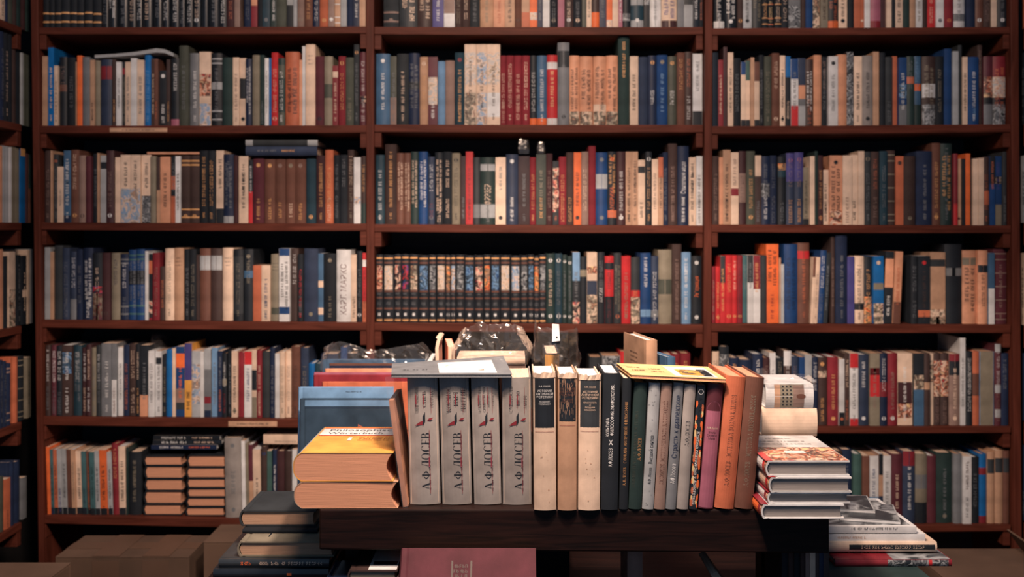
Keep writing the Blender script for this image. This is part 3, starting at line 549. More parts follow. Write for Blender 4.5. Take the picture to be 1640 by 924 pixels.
def tip(px0, px1, py0, py1, Y, seed, label, lean=0):
    """Loose end of a plastic wrapper standing up from the books below it."""
    s = Y/FPX; x0, x1 = (px0-CX)*s, (px1-CX)*s; z0 = ZC-(py0-CY)*s; z1 = ZC-(py1-CY)*s
    crumple('plastic_wrapper', [(x0, Y+.05), (x0, Y), (x1, Y), (x1, Y+.05)], z0, z1, seed, .003, label, None, 6, 3, lambda t: -.012*t+lean*t, .25)
TIPS = ((830.5, 847.5, 246.2, 222, 3.02, 5, 'clear wrapper end rising from the wrapped dark book on third shelf, middle bay', 0), (860, 873, 246, 226, 3.02, 9, 'clear wrapper end above the olive grey wrapped paperback on third shelf, middle bay', .01), (239, 259, 560.5, 533, 3.06, 4, 'crumpled plastic wrapper on top of the two white paperbacks on fifth shelf', 0))

# ---------------------------------------------------------------- side bookcases
def side_case(X, sg, levels, name, label):
    """Bookcase along a side wall; sg = +1 when its books face +x."""
    c = empty(name, T(X, 2.3, 0)); tag(c, label, 'bookcase')
    xb = X-sg*.25; lo, hi = min(X, xb), max(X, xb)
    for z in levels:
        mb = MB(); mb.box((lo, 1.5, z-.021), (hi, 2.985, z), wood('shelf_wood_sideways', (.072, .018, .011), (.134, .036, .023), .55, (40, 3, 40))); bevel(mb.build('shelf', c, T(0, 0, 0)), .0012)
        mb = MB(); mb.box((lo, 2.962, z-.064), (hi-.002 if sg > 0 else hi, 2.985, z-.0215), W_SHELF); bevel(mb.build('shelf_cleat', c, T(0, 0, 0)), .001)
    mb = MB(); mb.box((lo, 1.475, 0), (hi, 1.499, 2.42), W_UP); bevel(mb.build('upright', c, T(0, 0, 0)), .0015)
    mb = MB(); mb.box((min(xb, xb-sg*.012), 1.475, 0), (max(xb, xb-sg*.012), 2.985, 2.42), W_BACK); mb.build('back_panel', c, T(0, 0, 0))
    return c
LV = [zf(p) for p in (46, 200, 357, 521, 674, 834)]
side_case(-1.4065, 1, LV, 'side_bookcase', 'reddish bookcase at the left edge standing square to the main shelves')
side_case(1.4665, -1, LV, 'side_bookcase', 'reddish bookcase at the right edge standing square to the main shelves')
SL = ["-10/0/-90/pC 1/8/-88/pC/lD 9/14/-88/hN 15/22/-86/hg 22/28/-84/hD 28/35/-84/hG 37/42/-82/hM 43/50/-80/hG",
 "-12/0/50/hK 1/8/52/hN/tS 8/15/54/hK/tC 15/21/56/hK 21/27/58/hD 27/34/62/hK 35/38/79/ps 39/44/80/hg 44/50/82/hg/tS 50/53/83/hG", "-9/0/230/hB 0/4/234/pQ 4/9/234/ps 9/14/235/ps 14/19/236/pw 19/24/236/pY 24/31/237/pY 33/41/238/pb/xF9z 42/47/246/hM 47/52/248/hd/xG5z",
 "-10/-1/399/hK 0/5/399/pQ 6/14/410/hK 15/25/403/pC/a905 27/35/408/hK/uS.tS 36/43/409/pK/tC.xC45 44/48/400/mC 48/53/399/ps", "-9/0/570/hK 0/6/576/hN/uS.tS 6/12/578/hN/tS 12/19/581/hN/bL 23/30/571/hO 31/41/569/hK/rY 43/50/571/pY/tK", "-8/0/760/hg 1/7/762/hg 8/17/764/pO/lD 18/24/738/hN 25/34/736/hN 36/43/798/pS"]
LW = {'L': 'left', 'R': 'right'}
def side_rows(X, sg, data, word):
    for r, d in enumerate(data):
        ents = [e.split('/') for e in d.split()]
        for i, e in enumerate(ents):
            q0, q1, top = float(e[0]), float(e[1]), float(e[2]); Xs = X-sg*.009
            Y0, Y1 = abs(Xs)*FPX/abs(q0-CX), abs(Xs)*FPX/abs(q1-CX); Y0, Y1 = min(Y0, Y1), max(Y0, Y1)
            H = ZC-(top-CY)*Y1/FPX-LV[r]-.0004; kd = e[3][0]; col = e[3][1]; toks = e[4].split('.') if len(e) > 4 else []
            H = min(max(H, .12), .262 if r else .24)
            if Y1 > 2.955: H = min(H, (LV[r-1] if r else 2.4)-.068-LV[r])
            b = Book(kd, Y1-Y0-.0007, H, .68*min(H, .24), col); said = decorate(b, toks)
            o = b.finish(T(Xs, (Y0+Y1)/2, LV[r]+.0004) @ R(sg*math.pi/2, 'Z'), False)
            tag(o, f"{NAMES[col]} {KN[kd]}{' with '+said if said else ''}, {ORD[i]} from {word}, {ORD[r]} shelf of {word} side bookcase" if word == 'left' else
                f"{NAMES[col]} {KN[kd]} at right picture edge, {ORD[r]} shelf of right side bookcase", 'book', f'books on the {word} side bookcase')
side_rows(-1.4065, 1, SL, 'left')
side_rows(1.4665, -1, ["1635/1644/-90/hO", "1634/1643/85/hK/tS", "1634/1644/250/ps/tK", "1633/1643/405/pC/tK", "1634/1643/565/hN", "1634/1644/712/hN/lS"], 'right')

# ---------------------------------------------------------------- display table, riser and crate
tb = empty('display_table', T(0, 1.95, 0)); tag(tb, 'low dark wooden table carrying the piles of books in front of the shelves', 'table')
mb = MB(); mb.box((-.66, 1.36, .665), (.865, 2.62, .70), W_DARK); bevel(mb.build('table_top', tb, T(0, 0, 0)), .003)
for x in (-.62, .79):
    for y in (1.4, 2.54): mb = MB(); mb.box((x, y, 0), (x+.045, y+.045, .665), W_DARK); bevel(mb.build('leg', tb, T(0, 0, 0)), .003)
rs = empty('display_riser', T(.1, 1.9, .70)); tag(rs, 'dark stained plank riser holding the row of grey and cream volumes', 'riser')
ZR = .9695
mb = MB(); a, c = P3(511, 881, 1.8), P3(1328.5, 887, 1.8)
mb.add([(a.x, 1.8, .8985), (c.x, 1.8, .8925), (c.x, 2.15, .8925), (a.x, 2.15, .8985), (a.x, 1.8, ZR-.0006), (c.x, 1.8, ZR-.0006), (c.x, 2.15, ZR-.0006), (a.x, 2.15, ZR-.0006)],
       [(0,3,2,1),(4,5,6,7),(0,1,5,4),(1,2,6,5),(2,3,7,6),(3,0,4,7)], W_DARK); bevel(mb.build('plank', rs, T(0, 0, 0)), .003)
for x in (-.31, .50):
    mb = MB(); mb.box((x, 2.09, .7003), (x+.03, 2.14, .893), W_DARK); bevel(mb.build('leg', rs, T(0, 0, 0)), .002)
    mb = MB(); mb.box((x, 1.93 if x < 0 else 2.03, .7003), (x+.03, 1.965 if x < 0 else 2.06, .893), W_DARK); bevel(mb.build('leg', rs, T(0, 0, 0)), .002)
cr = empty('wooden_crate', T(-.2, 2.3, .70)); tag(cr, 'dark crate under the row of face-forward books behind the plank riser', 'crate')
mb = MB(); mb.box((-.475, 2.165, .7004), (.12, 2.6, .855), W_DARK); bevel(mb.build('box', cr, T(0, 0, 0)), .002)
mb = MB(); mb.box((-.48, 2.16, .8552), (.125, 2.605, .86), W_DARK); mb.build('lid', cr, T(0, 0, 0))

# ---------------------------------------------------------------- the row on the riser
def fin(b, M, label, group=None, cat='book', name=None): return tag(b.finish(M, True, name), label, cat, group)
LOS = [(656, 705.5, -5, 'ФОРМА|СТИЛЬ|ВЫРАЖЕНИЕ', 'first'), (708, 756, -5.5, 'БЫТИЕ|ИМЯ|КОСМОС', 'second'), (759, 803.3, -5.5, 'ОЧЕРКИ|АНТИЧНОГО|СИМВОЛИЗМА|И МИФОЛОГИИ', 'third'), (804.8, 852, -1.5, 'МИФ|ЧИСЛО|СУЩНОСТЬ', 'fourth')]
for x0, x1, ln, ti, nth in LOS:
    b, M = stand(x0, x1, 809, 605, 1.826, .155, 'z', 'h', 'p', 'C', ln, 0, ZR)
    b.sag = .0016; W, H = b.W, b.H; ti = ti.split('|'); k = len(ti)
    b.title('А.Ф.ЛОСЕВ', 'K', .095, .595, -W*.07, .0152, None, serif2d)
    SZ = {'first': (.0058, .0058, .0058), 'second': (.0078, .0078, .0078), 'third': (.0036, .0036, .0038, .0042), 'fourth': (.0055, .006, .006)}[nth]
    for j, t in enumerate(ti):
        off = W*(-.30+.49*j/(k-1)); sz = SZ[j]; LEN = (.115, .13, .205, .2)[j] if nth != 'second' else (.17, .11, .20)[j]
        put(b.m, serif2d(t), b.up, mat('K', 'f'), sz, H*(.83-LEN/2), off-sz/2, H*LEN, False, 1.3)
        e = off+sz*.5+.0012
        b.rect(b.sp, e, H*(.83-LEN/2-.01), e+.0005, H*(.83+LEN/2-.01), mat('r', 'f'), 1)
        if j < k-1: b.rect(b.sp, e-.0006, H*.79, e+.0012, H*.86, mat('r', 'f'), 1)
    y = H*.622
    b.m.add([b.sp(*p) for p in ((-W*.27, y), (-W*.02, y+.001), (W*.02, y+.009), (-W*.12, y+.006))], [(0, 1, 2, 3)], mat('r', 'f'))
    b.m.add([b.sp(*p) for p in ((-W*.01, y-.002), (W*.075, y+.007), (W*.075, y+.024), (-W*.01, y+.016))], [(0, 1, 2, 3)], mat('K', 'f'))
    b.m.add([b.sp(*p) for p in ((W*.13, y+.0085), (W*.26, y+.009), (W*.34, y+.0135), (W*.2, y+.0125))], [(0, 1, 2, 3)], mat('r', 'f'))
    b.rect(b.sp, W*.185, H*.085, W*.20, H*.585, mat('r', 'f'), 1); b.rect(b.sp, W*.155, H*.295, W*.2, H*.375, mat('p', 'f'), 1); b.rect(b.sp, W*.165, H*.302, W*.19, H*.368, mat('r', 'f'), 1)
    fin(b, M, f"warm grey volume with large black lettering and red marks, {nth} of four from left", 'four grey volumes of one set')
def jag(b, root, col, hi, seed):
    """Torn paper jacket edge standing past the head of the spine."""
    rnd = random.Random(seed); mb = MB(); n = 26; hw = b.W/2; vs = []
    path = [(-hw-.0006, .05*(1-k/8)) for k in range(8)]+[((-1+2*k/10)*hw, None) for k in range(11)]+[(hw+.0006, .05*k/8) for k in range(1, 9)]
    for x, y in path:
        y = b.sy(min(1, abs(x)/hw))-.0007 if y is None else y+.002
        vs += [(x, y, b.H*.972), (x+rnd.uniform(-.0008, .0008), y+rnd.uniform(-.002, .001), b.H+rnd.uniform(.0, hi))]
    mb.add(vs, [(2*i, 2*i+2, 2*i+3, 2*i+1) for i in range(len(path)-1)], mat(col, 'p'))
    o = mb.build('torn_jacket', root); o['label'] = 'torn cream paper jacket edge'
    return o
IST = [(855.3, 891.5, -1.5, 599, 'C', .605, .965, 'K', 'ПОЗДНИЙ|ЭЛЛИНИЗМ', 'W', 'bright black title label', 1), (893.5, 924, .5, 600, 'y', .655, .985, 'K', 'ВЫСОКАЯ|КЛАССИКА', 'd', 'scuffed black title label', 2), (926, 961.5, 1.5, 603, 'C', .62, .975, 'k', 'АРИСТОТЕЛЬ|И|ПОЗДНЯЯ|КЛАССИКА', 'C', 'charcoal title label', 3)]
for x0, x1, ln, yt, col, v0, v1, lc, sub, tc, lab, sd in IST:
    b, M = stand(x0, x1, 818, yt, 1.79, .135, col, 'h', None, 'W', ln, 0, ZR); W, H = b.W, b.H
    b.block(lc, v0, v1, .88, 'f'); ln_ = ['А.Ф. ЛОСЕВ', '', 'ИСТОРИЯ', 'АНТИЧНОЙ', 'ЭСТЕТИКИ', '']+sub.split('|')
    v = v1-.05
    for t in ln_:
        big = t in ('ИСТОРИЯ', 'АНТИЧНОЙ', 'ЭСТЕТИКИ'); sz = .0036 if big else .0024
        if t: put(b.m, text2d(t), lambda p, q: b.sp(p, q, EPS*1.6), mat(tc, 'f'), sz, 0, v*H-sz, W*.8, True)
        v -= (.0052 if big else .0042)/H if t else .0035/H
    n = 30
    for k in range(n): b.rect(b.sp, W*(-.42+.84*k/n), H*(v0-.033), W*(-.42+.84*(k+.55)/n), H*(v0-.028), mat('r', 'f'), 1)
    if sd == 2:
        rnd = random.Random(5)
        for k in range(70):
            x = rnd.uniform(-.42, .42)*W; q = rnd.uniform(v0+.01, v1-.03)*H; l = rnd.uniform(.002, .012)
            if q+l < v1*H: b.rect(lambda p, q: b.sp(p, q, EPS*2), x, q, x+rnd.uniform(.0002, .0005), q+l, mat('y', 'f'), 1)
    else:
        rnd = random.Random(sd)
        for k in range(9):
            x, q, r = rnd.uniform(-.2, .3)*W, rnd.uniform(.06, .45)*H, rnd.uniform(.0004, .0011)
            b.m.add([b.sp(x+r*math.cos(a), q+r*1.4*math.sin(a)) for a in (0, 1, 2, 3, 4, 5)], [(0, 1, 2, 3, 4, 5)], mat('y', 'f'))
    r = fin(b, M, f"cream clothbound volume with {lab}, {ORD[sd-1]} of three torn-topped ones", 'three cream volumes with torn tops'); jag(b, r, 'C', .0045, sd)
# the black to brown volumes, leaning right
b, M = stand(962.5, 990, 817, 598, 1.792, .135, 'K', 'h', None, 'W', 4, 0, ZR); W, H = b.W, b.H
b.title('А.Ф.ЛОСЕВ', 'W', .315, .45, 0, .0058); b.title('ФИЛОСОФИЯ. МИФОЛОГИЯ.', 'W', .545, .915, -W*.06, .0052); b.title('КУЛЬТУРА', 'W', .535, .67, W*.2, .0048)
for a in (1, -1): b.m.add([b.sp(x, H*.495+z) for x, z in ((-.0035, -.0045*a), (-.0022, -.0045*a), (.0035, .0045*a), (.0022, .0045*a))], [(0, 1, 2, 3)], mat('W', 'f'))
fin(b, M, 'black volume with white lettering and small crossed ribbon emblem, beside the cream volumes')
b, M = stand(991.3, 1005.8, 816, 606, 1.797, .14, 'K', 'h', None, 'C', 6, 0, ZR); b.title('А.Ф.ЛОСЕВ   СЛОВАРЬ АНТИЧНОЙ ФИЛОСОФИИ', 'F', .1, .9, 0, .0048, None, lambda s: serif2d(s))
fin(b, M, 'narrow black volume with gold lettering under the corner of yellow book')
b, M = stand(1006.6, 1027.6, 816, 613, 1.797, .14, 'G', 'h', None, 'C', 9.5, 0, ZR); W = b.W
b.title('А.Ф.ЛОСЕВ', 'F', .385, .565, -W*.12, .006, None, serif2d); b.title('ЭЛЛИНИСТИЧЕСКИ-РИМСКАЯ ЭСТЕТИКА', 'g', .09, .85, W*.22, .0052, None, serif2d)
fin(b, M, 'dark green volume with gold author line under the yellow book')
b, M = stand(1028.4, 1046.8, 816.5, 613.5, 1.796, .13, 's', 'h', 'p', 'w', 11.5, 0, ZR); W, H = b.W, b.H
b.title('А.Ф. Лосев', 'K', .2, .33, 0, .005); b.title('Высший синтез', 'K', .36, .585, 0, .0065); rnd = random.Random(3)
for k in range(16): b.title(rnd.randint(2, 4), 'S', 0, 1, 0, .002, lambda p, q, x=rnd.uniform(-.4, .35)*W, z=rnd.uniform(.02, .98)*H: b.sp(x+(p-H/2)*.6, z+q+p*.1-H*.05))
fin(b, M, 'pale grey volume with handwriting pattern and black script title')
b, M = stand(1047.7, 1065.2, 816.5, 614, 1.796, .135, 'L', 'h', None, 'C', 12, 0, ZR); b.title('ИСТОРИЯ ЭСТЕТИЧЕСКИХ КАТЕГОРИЙ', 'd', .2, .86, 0, .0072, None, serif2d)
fin(b, M, 'dusty beige cloth volume with brown serif lettering up the spine')
b, M = stand(1066.1, 1082.6, 816.5, 613, 1.796, .13, 'S', 'h', 'p', 'C', 13, 0, ZR); b.title('АФЛосев', 'W', .2, .36, 0, .007); b.title('Страсть к диалектике', 'N', .405, .9, 0, .0085)
fin(b, M, 'grey volume with navy script title and white signature')
b, M = stand(1083.8, 1102.3, 816.5, 616, 1.796, .13, 'z', 'h', 'p', 'C', 13, 0, ZR); b.title('А.Ф.ЛОСЕВ', 'K', .505, .71, 0, .0072, None, serif2d)
fin(b, M, 'plain warm grey volume with short black author name at mid spine')
b, M = stand(1103.4, 1116.6, 816, 616.5, 1.797, .13, 'K', 'p', None, 'C', 13.5, 0, ZR); W, H = b.W, b.H
rnd = random.Random(11)
for k in range(64):
    e = rnd.choice((-1, 1)); r = rnd.uniform(.0016, .0036); x = e*W*rnd.uniform(.24, .46); q = rnd.uniform(.02, .86)*H
    b.m.add([b.sp(max(-W*.49, min(W*.49, x+r*.7*math.cos(a))), q+r*2*math.sin(a), .00012+k*2e-6) for a in (0, .8, 1.6, 2.4, 3.1, 3.9, 4.7, 5.5)], [tuple(range(8))], mat(rnd.choice('oOxo'), 'f'))
b.title('А. ЛОСЕВ', 'K', .06, .26, 0, .006, lambda p, q: b.down(p+.03*H, q)); b.title('Критика платонизма у Аристотеля', 'W', 0, .62, 0, .0052, lambda p, q: b.down(p+.36*H, q))
for r0, c in ((.0046, 'w'), (.0038, 'K')): b.m.add([b.sp(r0*math.cos(k*.5236), H*.945+r0*math.sin(k*.5236), .0003+(.0001 if c == 'K' else 0)) for k in range(12)], [tuple(range(12))], mat(c, 'f'))
fin(b, M, 'thin paperback with flame-patterned black spine, title running downward')
b, M = stand(1117.6, 1143, 816, 614.5, 1.797, .14, 'm', 'h', 'p', 'C', 17, 0, ZR); W, H = b.W, b.H
b.block('p', .01, .78, .9); b.m.add([b.sp(W*.44*math.cos(k*math.pi/10), H*.78+W*.62*math.sin(k*math.pi/10), .0002) for k in range(11)], [tuple(range(11))], mat('p', 'p'))
put(b.m, text2d('А.Ф.Лосев'), lambda p, q: b.sp(p, q), mat('C', 'f'), .0034, 0, H*.635, W*.7, True)
for j, t in enumerate(('ЗНАК', 'СИМВОЛ', 'МИФ')): put(b.m, text2d(t), lambda p, q: b.sp(p, q), mat('M', 'f'), .0034, 0, H*(.6-.024*j), W*.62, True)
fin(b, M, 'purple volume with arched mauve panel, beside the orange-brown cloth books')
for x0, x1, yt, ln, col, tc, lab in ((1144.6, 1176, 603.5, 19.5, 'O', 'd', 'rust orange clothbound volume with blind-stamped title, leaning right'), (1177, 1206.5, 604.5, 19, 'd', 'Y', 'brown clothbound volume leaning at the end of the riser row')):
    b, M = stand(x0, x1, 816.5, yt, 1.796, .17, col, 'h', None, 'Q', ln, 0, ZR); b.sag = .006
    b.title('А.Ф.ЛОСЕВ  ЭСТЕТИКА ВОЗРОЖДЕНИЯ', tc, .17, .86, .001, .0085, None, serif2d); fin(b, M, lab)

# ---------------------------------------------------------------- flat slabs laid over the row
class Slab:
    """A book lying on uneven support: bilinear cover over four corners (front left, front right, back right, back left)."""
    def __init__(s, fl, fr, br, bl, th): s.c = [Vector(p) for p in (fl, fr, br, bl)]; s.th = th
    def at(s, u, v, w=0):
        a, b, c, d = s.c; return (a*(1-u)+b*u)*(1-v)+(d*(1-u)+c*u)*v + Vector((0, 0, w))
    def solid(s, w0, w1, m, e=0, n=6):
        mb = MB(); vs = []
        for w in (w0, w1):
            for j in range(n+1):
                for i in range(n+1): vs.append(s.at(e+(1-2*e)*i/n, e+(1-2*e)*j/n, w))
        N = (n+1)**2; g = lambda i, j, k: k*N+j*(n+1)+i; fs = []
        for j in range(n):
            for i in range(n): fs += [(g(i, j, 1), g(i+1, j, 1), g(i+1, j+1, 1), g(i, j+1, 1)), (g(i, j, 0), g(i, j+1, 0), g(i+1, j+1, 0), g(i+1, j, 0))]
        for i in range(n): fs += [(g(i, 0, 0), g(i+1, 0, 0), g(i+1, 0, 1), g(i, 0, 1)), (g(i+1, n, 0), g(i, n, 0), g(i, n, 1), g(i+1, n, 1)), (g(0, i+1, 0), g(0, i, 0), g(0, i, 1), g(0, i+1, 1)), (g(n, i, 0), g(n, i+1, 0), g(n, i+1, 1), g(n, i, 1))]
        mb.add(vs, fs, m); return mb
    def patch(s, mb, u0, v0, u1, v1, m, w): mb.add([s.at(u, v, s.th+w) for u, v in ((u0, v0), (u1, v0), (u1, v1), (u0, v1))], [(0, 1, 2, 3)], m)
def slab_book(s, col, pg, name, label, decor, mfin='p'):
    r = empty(name, T(*s.at(.5, .5))); tag(r, label, 'book')
    mb = s.solid(s.th-.0009, s.th, mat(col, mfin)); lo = s.solid(0, .0009, mat(col, mfin)); mb.v += []; o = len(mb.v)
    mb.v += [tuple(v) for v in lo.v]; mb.f += [tuple(i+o for i in f) for f in lo.f]; mb.mi += lo.mi
    decor(mb); mb.build('cover', r, T(0, 0, 0)); s.solid(.00095, s.th-.00095, pages(pg), .006).build('page_block', r, T(0, 0, 0)); return r
s = Slab(P3(626.5, 604.2, 1.815), P3(820.5, 604.4, 1.815), P3(806, 571.5, 1.985), P3(628, 583.5, 1.955), .0058)
s.c[0].z = s.c[1].z = 1.1945; s.c[2].z = 1.2062; s.c[3].z = 1.1955
def dec(mb):
    s.patch(mb, .40, .08, .88, .8, mat('W', 'f'), .0003); rnd = random.Random(8)
    for k in range(26):
        u, v = rnd.uniform(.43, .74), rnd.uniform(.14, .62); l = rnd.uniform(.04, .12); t = rnd.uniform(.008, .02)
        mb.add([s.at(a, b_, s.th+.0005) for a, b_ in ((u, v), (u+l, v+rnd.uniform(-.04, .06)), (u+l, v+t+.04), (u, v+t))], [(0, 1, 2, 3)], mat(rnd.choice('yYdD'), 'f'))
    for u in (.1, .18, .26):
        put(mb, marks2d(6, rnd), lambda p, q, u=u: s.at(u+q, .3+p, s.th+.0004), mat('K', 'f'), .02, 0, 0, .5); put(mb, marks2d(6, rnd), lambda p, q, u=u: s.at(u+.03+q, .3+p, s.th+.0004), mat('K', 'f'), .015, 0, 0, .5)
slab_book(s, 'S', 'S', 'album', 'thin grey album with a white drawing panel lying over the grey volumes', dec)
s2 = Slab(P3(1011, 609.5, 1.79), P3(1163, 619, 1.79), P3(1133, 594.5, 1.93), P3(987, 588, 1.93), .0062)
s2.c[0].z = 1.197; s2.c[1].z = 1.1895; s2.c[2].z = 1.1925; s2.c[3].z = 1.199
def dec2(mb):
    s2.patch(mb, .48, .06, .93, .86, mat('W', 'f'), .0003); s2.patch(mb, .56, .14, .86, .62, mat('V', 'f'), .0005); s2.patch(mb, .80, .12, .9, .66, mat('K', 'f'), .0006); rnd = random.Random(4)
    for k in range(16):
        u, v = rnd.uniform(.56, .8), rnd.uniform(.2, .55); mb.add([s2.at(a, b_, s2.th+.0007) for a, b_ in ((u, v), (u+.06, v+.02), (u+.07, v+.06), (u, v+.05))], [(0, 1, 2, 3)], mat(rnd.choice('dYK'), 'f'))
    for v, u in ((.62, .06), (.36, .08), (.3, .27), (.52, .28)):
        put(mb, marks2d(8, rnd), lambda p, q, u=u, v=v: s2.at(u+p, v+q, s2.th+.0004), mat('d', 'f'), .09, 0, 0, .14)
slab_book(s2, 'x', 'Q', 'paperback_book', 'pale yellow paperback with white and dark picture panel lying over the leaning volumes', dec2)

# ---------------------------------------------------------------- the yellow pair at the end of the riser
for i, (px0, px1, y0, y1) in enumerate(((471.5, 637.5, 815, 772.5), (470, 630, 771.5, 724.5))):
    sc = 1.805/FPX; z0 = ZR if i == 0 else ZR+.0470; th = (y0-y1)*sc if i == 0 else .0495
    b = Book('p', th, .235, (px1-px0)*sc, 'V' if i else 'y', 'p', 'Q'); b.sag = .011; b.t = .0009
    b2 = Book.__new__(Book); b2.__dict__.update(b.__dict__); b2.m = MB()
    # rounded limp cover rebuilt with the deep spine curve
    n = 10; hw = th/2; t = .001; o = [(-hw, b.D)]+[((-1+2*k/n)*hw, .013*abs(-1+2*k/n)**3) for k in range(n+1)]+[(hw, b.D)]; ii = [(-hw+t, b.D)]+[((-1+2*k/n)*(hw-t), .013*abs(-1+2*k/n)**3+t) for k in range(n+1)]+[(hw-t, b.D)]
    N = len(o); vs = [(x, y, 0) for x, y in o]+[(x, y, b.H) for x, y in o]+[(x, y, 0) for x, y in ii]+[(x, y, b.H) for x, y in ii]; fs = []
    for k in range(N-1): fs += [(k, k+1, N+k+1, N+k), (2*N+k+1, 2*N+k, 3*N+k, 3*N+k+1), (N+k, N+k+1, 3*N+k+1, 3*N+k), (k+1, k, 2*N+k, 2*N+k+1)]
    fs += [(0, N, 3*N, 2*N), (2*N-1, N-1, 3*N-1, 4*N-1)]; b2.m.add(vs, fs, mat('V' if i else 'y', 'p'))
    b2.m.add([(x, y-.0004, z) for z in (0, b.H) for x, y in o[1:-1]], [(k, k+1, n+2+k, n+1+k) for k in range(n)], mat('w', 'p'))
    if i:
        f = lambda p, q: b2.front(p, q); D_, H = b.D, b.H
        b2.rect(f, .016, H*.66, D_-.001, H*.93, mat('W', 'p'), 1); b2.rect(f, .016, H*.635, D_-.001, H*.66, mat('R', 'f'), 1); b2.rect(f, .016, H*.935, D_-.001, H*.975, mat('o', 'f'), 1)
        put(b2.m, text2d('Philosophisches'), lambda p, q: b2.front(p, q, EPS*2), mat('K', 'f'), H*.075, .03, H*.82, D_*.87); put(b2.m, text2d('Wörterbuch'), lambda p, q: b2.front(p, q, EPS*2), mat('K', 'f'), H*.075, .03, H*.7, D_*.6)
        put(b2.m, text2d('1'), lambda p, q: b2.front(p, q, EPS*2), mat('W', 'f'), H*.12, D_*.44, H*.44, D_*.1, False, 1.7); rnd = random.Random(2)
        for j in range(3): put(b2.m, marks2d(16, rnd), lambda p, q: b2.front(p, q, EPS*2), mat('r', 'f'), H*.035, D_*.55, H*(.56-.06*j), D_*.34)
    M = T((px0-CX)*sc, 1.803, z0) @ R(.0 if i else .01, 'Z') @ basis((0, 0, th/2), (0, 0, 1), (1, 0, 0), (0, 1, 0))
    r = empty('paperback_book', M); tag(r, 'thick yellow dictionary paperback with white title band, on top of its twin' if i else 'thick worn paperback lying underneath the yellow dictionary', 'book', 'pair of thick dictionary paperbacks')
    b2.m.build('cover', r)
    pb = MB(); hi = hw-t-.0002; ring = [((-1+2*k/n)*hi, .013*abs(-1+2*k/n)**3+t+.0004) for k in range(n+1)]+[((1-2*k/n)*hi, b.D-.012+.010*abs(1-2*k/n)**2) for k in range(n+1)]
    pb.prism([(x, y, .0006) for x, y in ring], (0, 0, b.H-.0012), pages('Q')); pb.build('page_block', r)
b, M = stand(645.6, 653.8, 813, 640, 1.812, .13, 'Q', 'p', 'p', 'Q', -23.5, 0, ZR)
r = fin(b, M, 'tan paperback in a clear sleeve leaning beside the grey volumes')
mb = MB(); rnd = random.Random(6); vs = []
for k in range(15):
    q = -.004+k*(b.H+.046)/14
    for x in (-b.W/2-.001, -b.W*.1, b.W/2+.005 if k > 7 else b.W/2+.0004): vs.append((x+rnd.uniform(-.001, .0006), -.003+rnd.uniform(-.0015, .0005), q))
    vs.append((b.W/2+.0004+(.010 if k > 9 else 0), .06, q))
mb.add(vs, [(4*k+j, 4*k+j+1, 4*k+j+5, 4*k+j+4) for k in range(14) for j in range(3)], film()); o = mb.build('plastic_sleeve', r); o['label'] = 'clear plastic sleeve'

# ---------------------------------------------------------------- books facing forward on the crate
def face(px0, px1, Y, ytop, th, col, label, fin_='h', pg='C', tilt=.05, decor=None, dx=0):
    s = Y/FPX; x0 = (px0-CX)*s; W = (px1-px0)*s; H = ZC-(ytop-CY)*s-.8606
    b = Book('h', th, H/math.cos(tilt), W, col, fin_, pg)
    M = T(x0, Y, .8606) @ R(-tilt, 'X') @ basis((0, th/2, 0), (0, -1, 0), (1, 0, 0), (0, 0, 1))
    if decor: decor(b)
    r = b.finish(M); return tag(r, label, 'book', 'books facing forward behind the yellow pair')
def d1(b):
    b.rect(b.front, .012, b.H*.935, b.D-.004, b.H*.99, mat('c', 'g'), 1); b.rect(b.front, .012, b.H*.918, b.D-.004, b.H*.924, mat('N', 'f'), 1)
    b.m.add([b.front(b.D*.63+x, b.H*.70+z) for x, z in ((0, 0), (.018, .008), (0, .018))], [(0, 1, 2)], mat('O', 'f')); b.m.add([b.front(b.D*.63+x, b.H*.70+z, EPS*2) for x, z in ((.0015, .003), (.014, .0085), (.0015, .0145))], [(0, 1, 2)], mat('u', 'g'))
    b.pseudo('c', .1, .55, 0, b.W*.5)
def d2(b): b.title(18, 'k', 0, 1, 0, .003, lambda p, q: b.front(p*.8+.02, b.H*.965+q))
face(478, 628, 2.185, 640, .016, 'U', 'steel blue glossy book facing forward with small orange triangle', 'g', 'c', .04, d1)
face(474.5, 628, 2.225, 622, .022, 'c', 'pale blue jacketed book standing just behind the steel blue one', 'g', 'w', .04, d2)
face(514, 655, 2.265, 613, .015, 'O', 'brick red clothbound book facing forward behind the blue pair', 'h', 'C', .03, lambda b: b.title(4, 'C', 0, 1, 0, .004, lambda p, q: b.front(b.D*.42+(p-b.H/2), b.H*.955+q)))
face(500, 655, 2.30, 602, .018, 'r', 'maroon clothbound book behind the brick red facing one', 'h', 'C', .03)
face(501, 660, 2.325, 597.5, .010, 'p', 'mauve book pressed behind the maroon facing one', 'h', 'Q', .03)
face(518, 665, 2.365, 592, .020, 'Q', 'peach coloured book behind the mauve facing one', 'h', 'C', .03)
face(526, 690, 2.40, 587, .012, 'N', 'navy book standing behind the peach coloured one', 'h', 'C', .03)
face(526, 640, 2.425, 583, .010, 'd', 'brown book standing behind the navy facing one', 'h', 'C', .03)
bb = face(513, 692, 2.485, 577, .026, 'u', 'blue book wrapped in clear plastic, last of the face-forward row', 'g', 'C', .03)

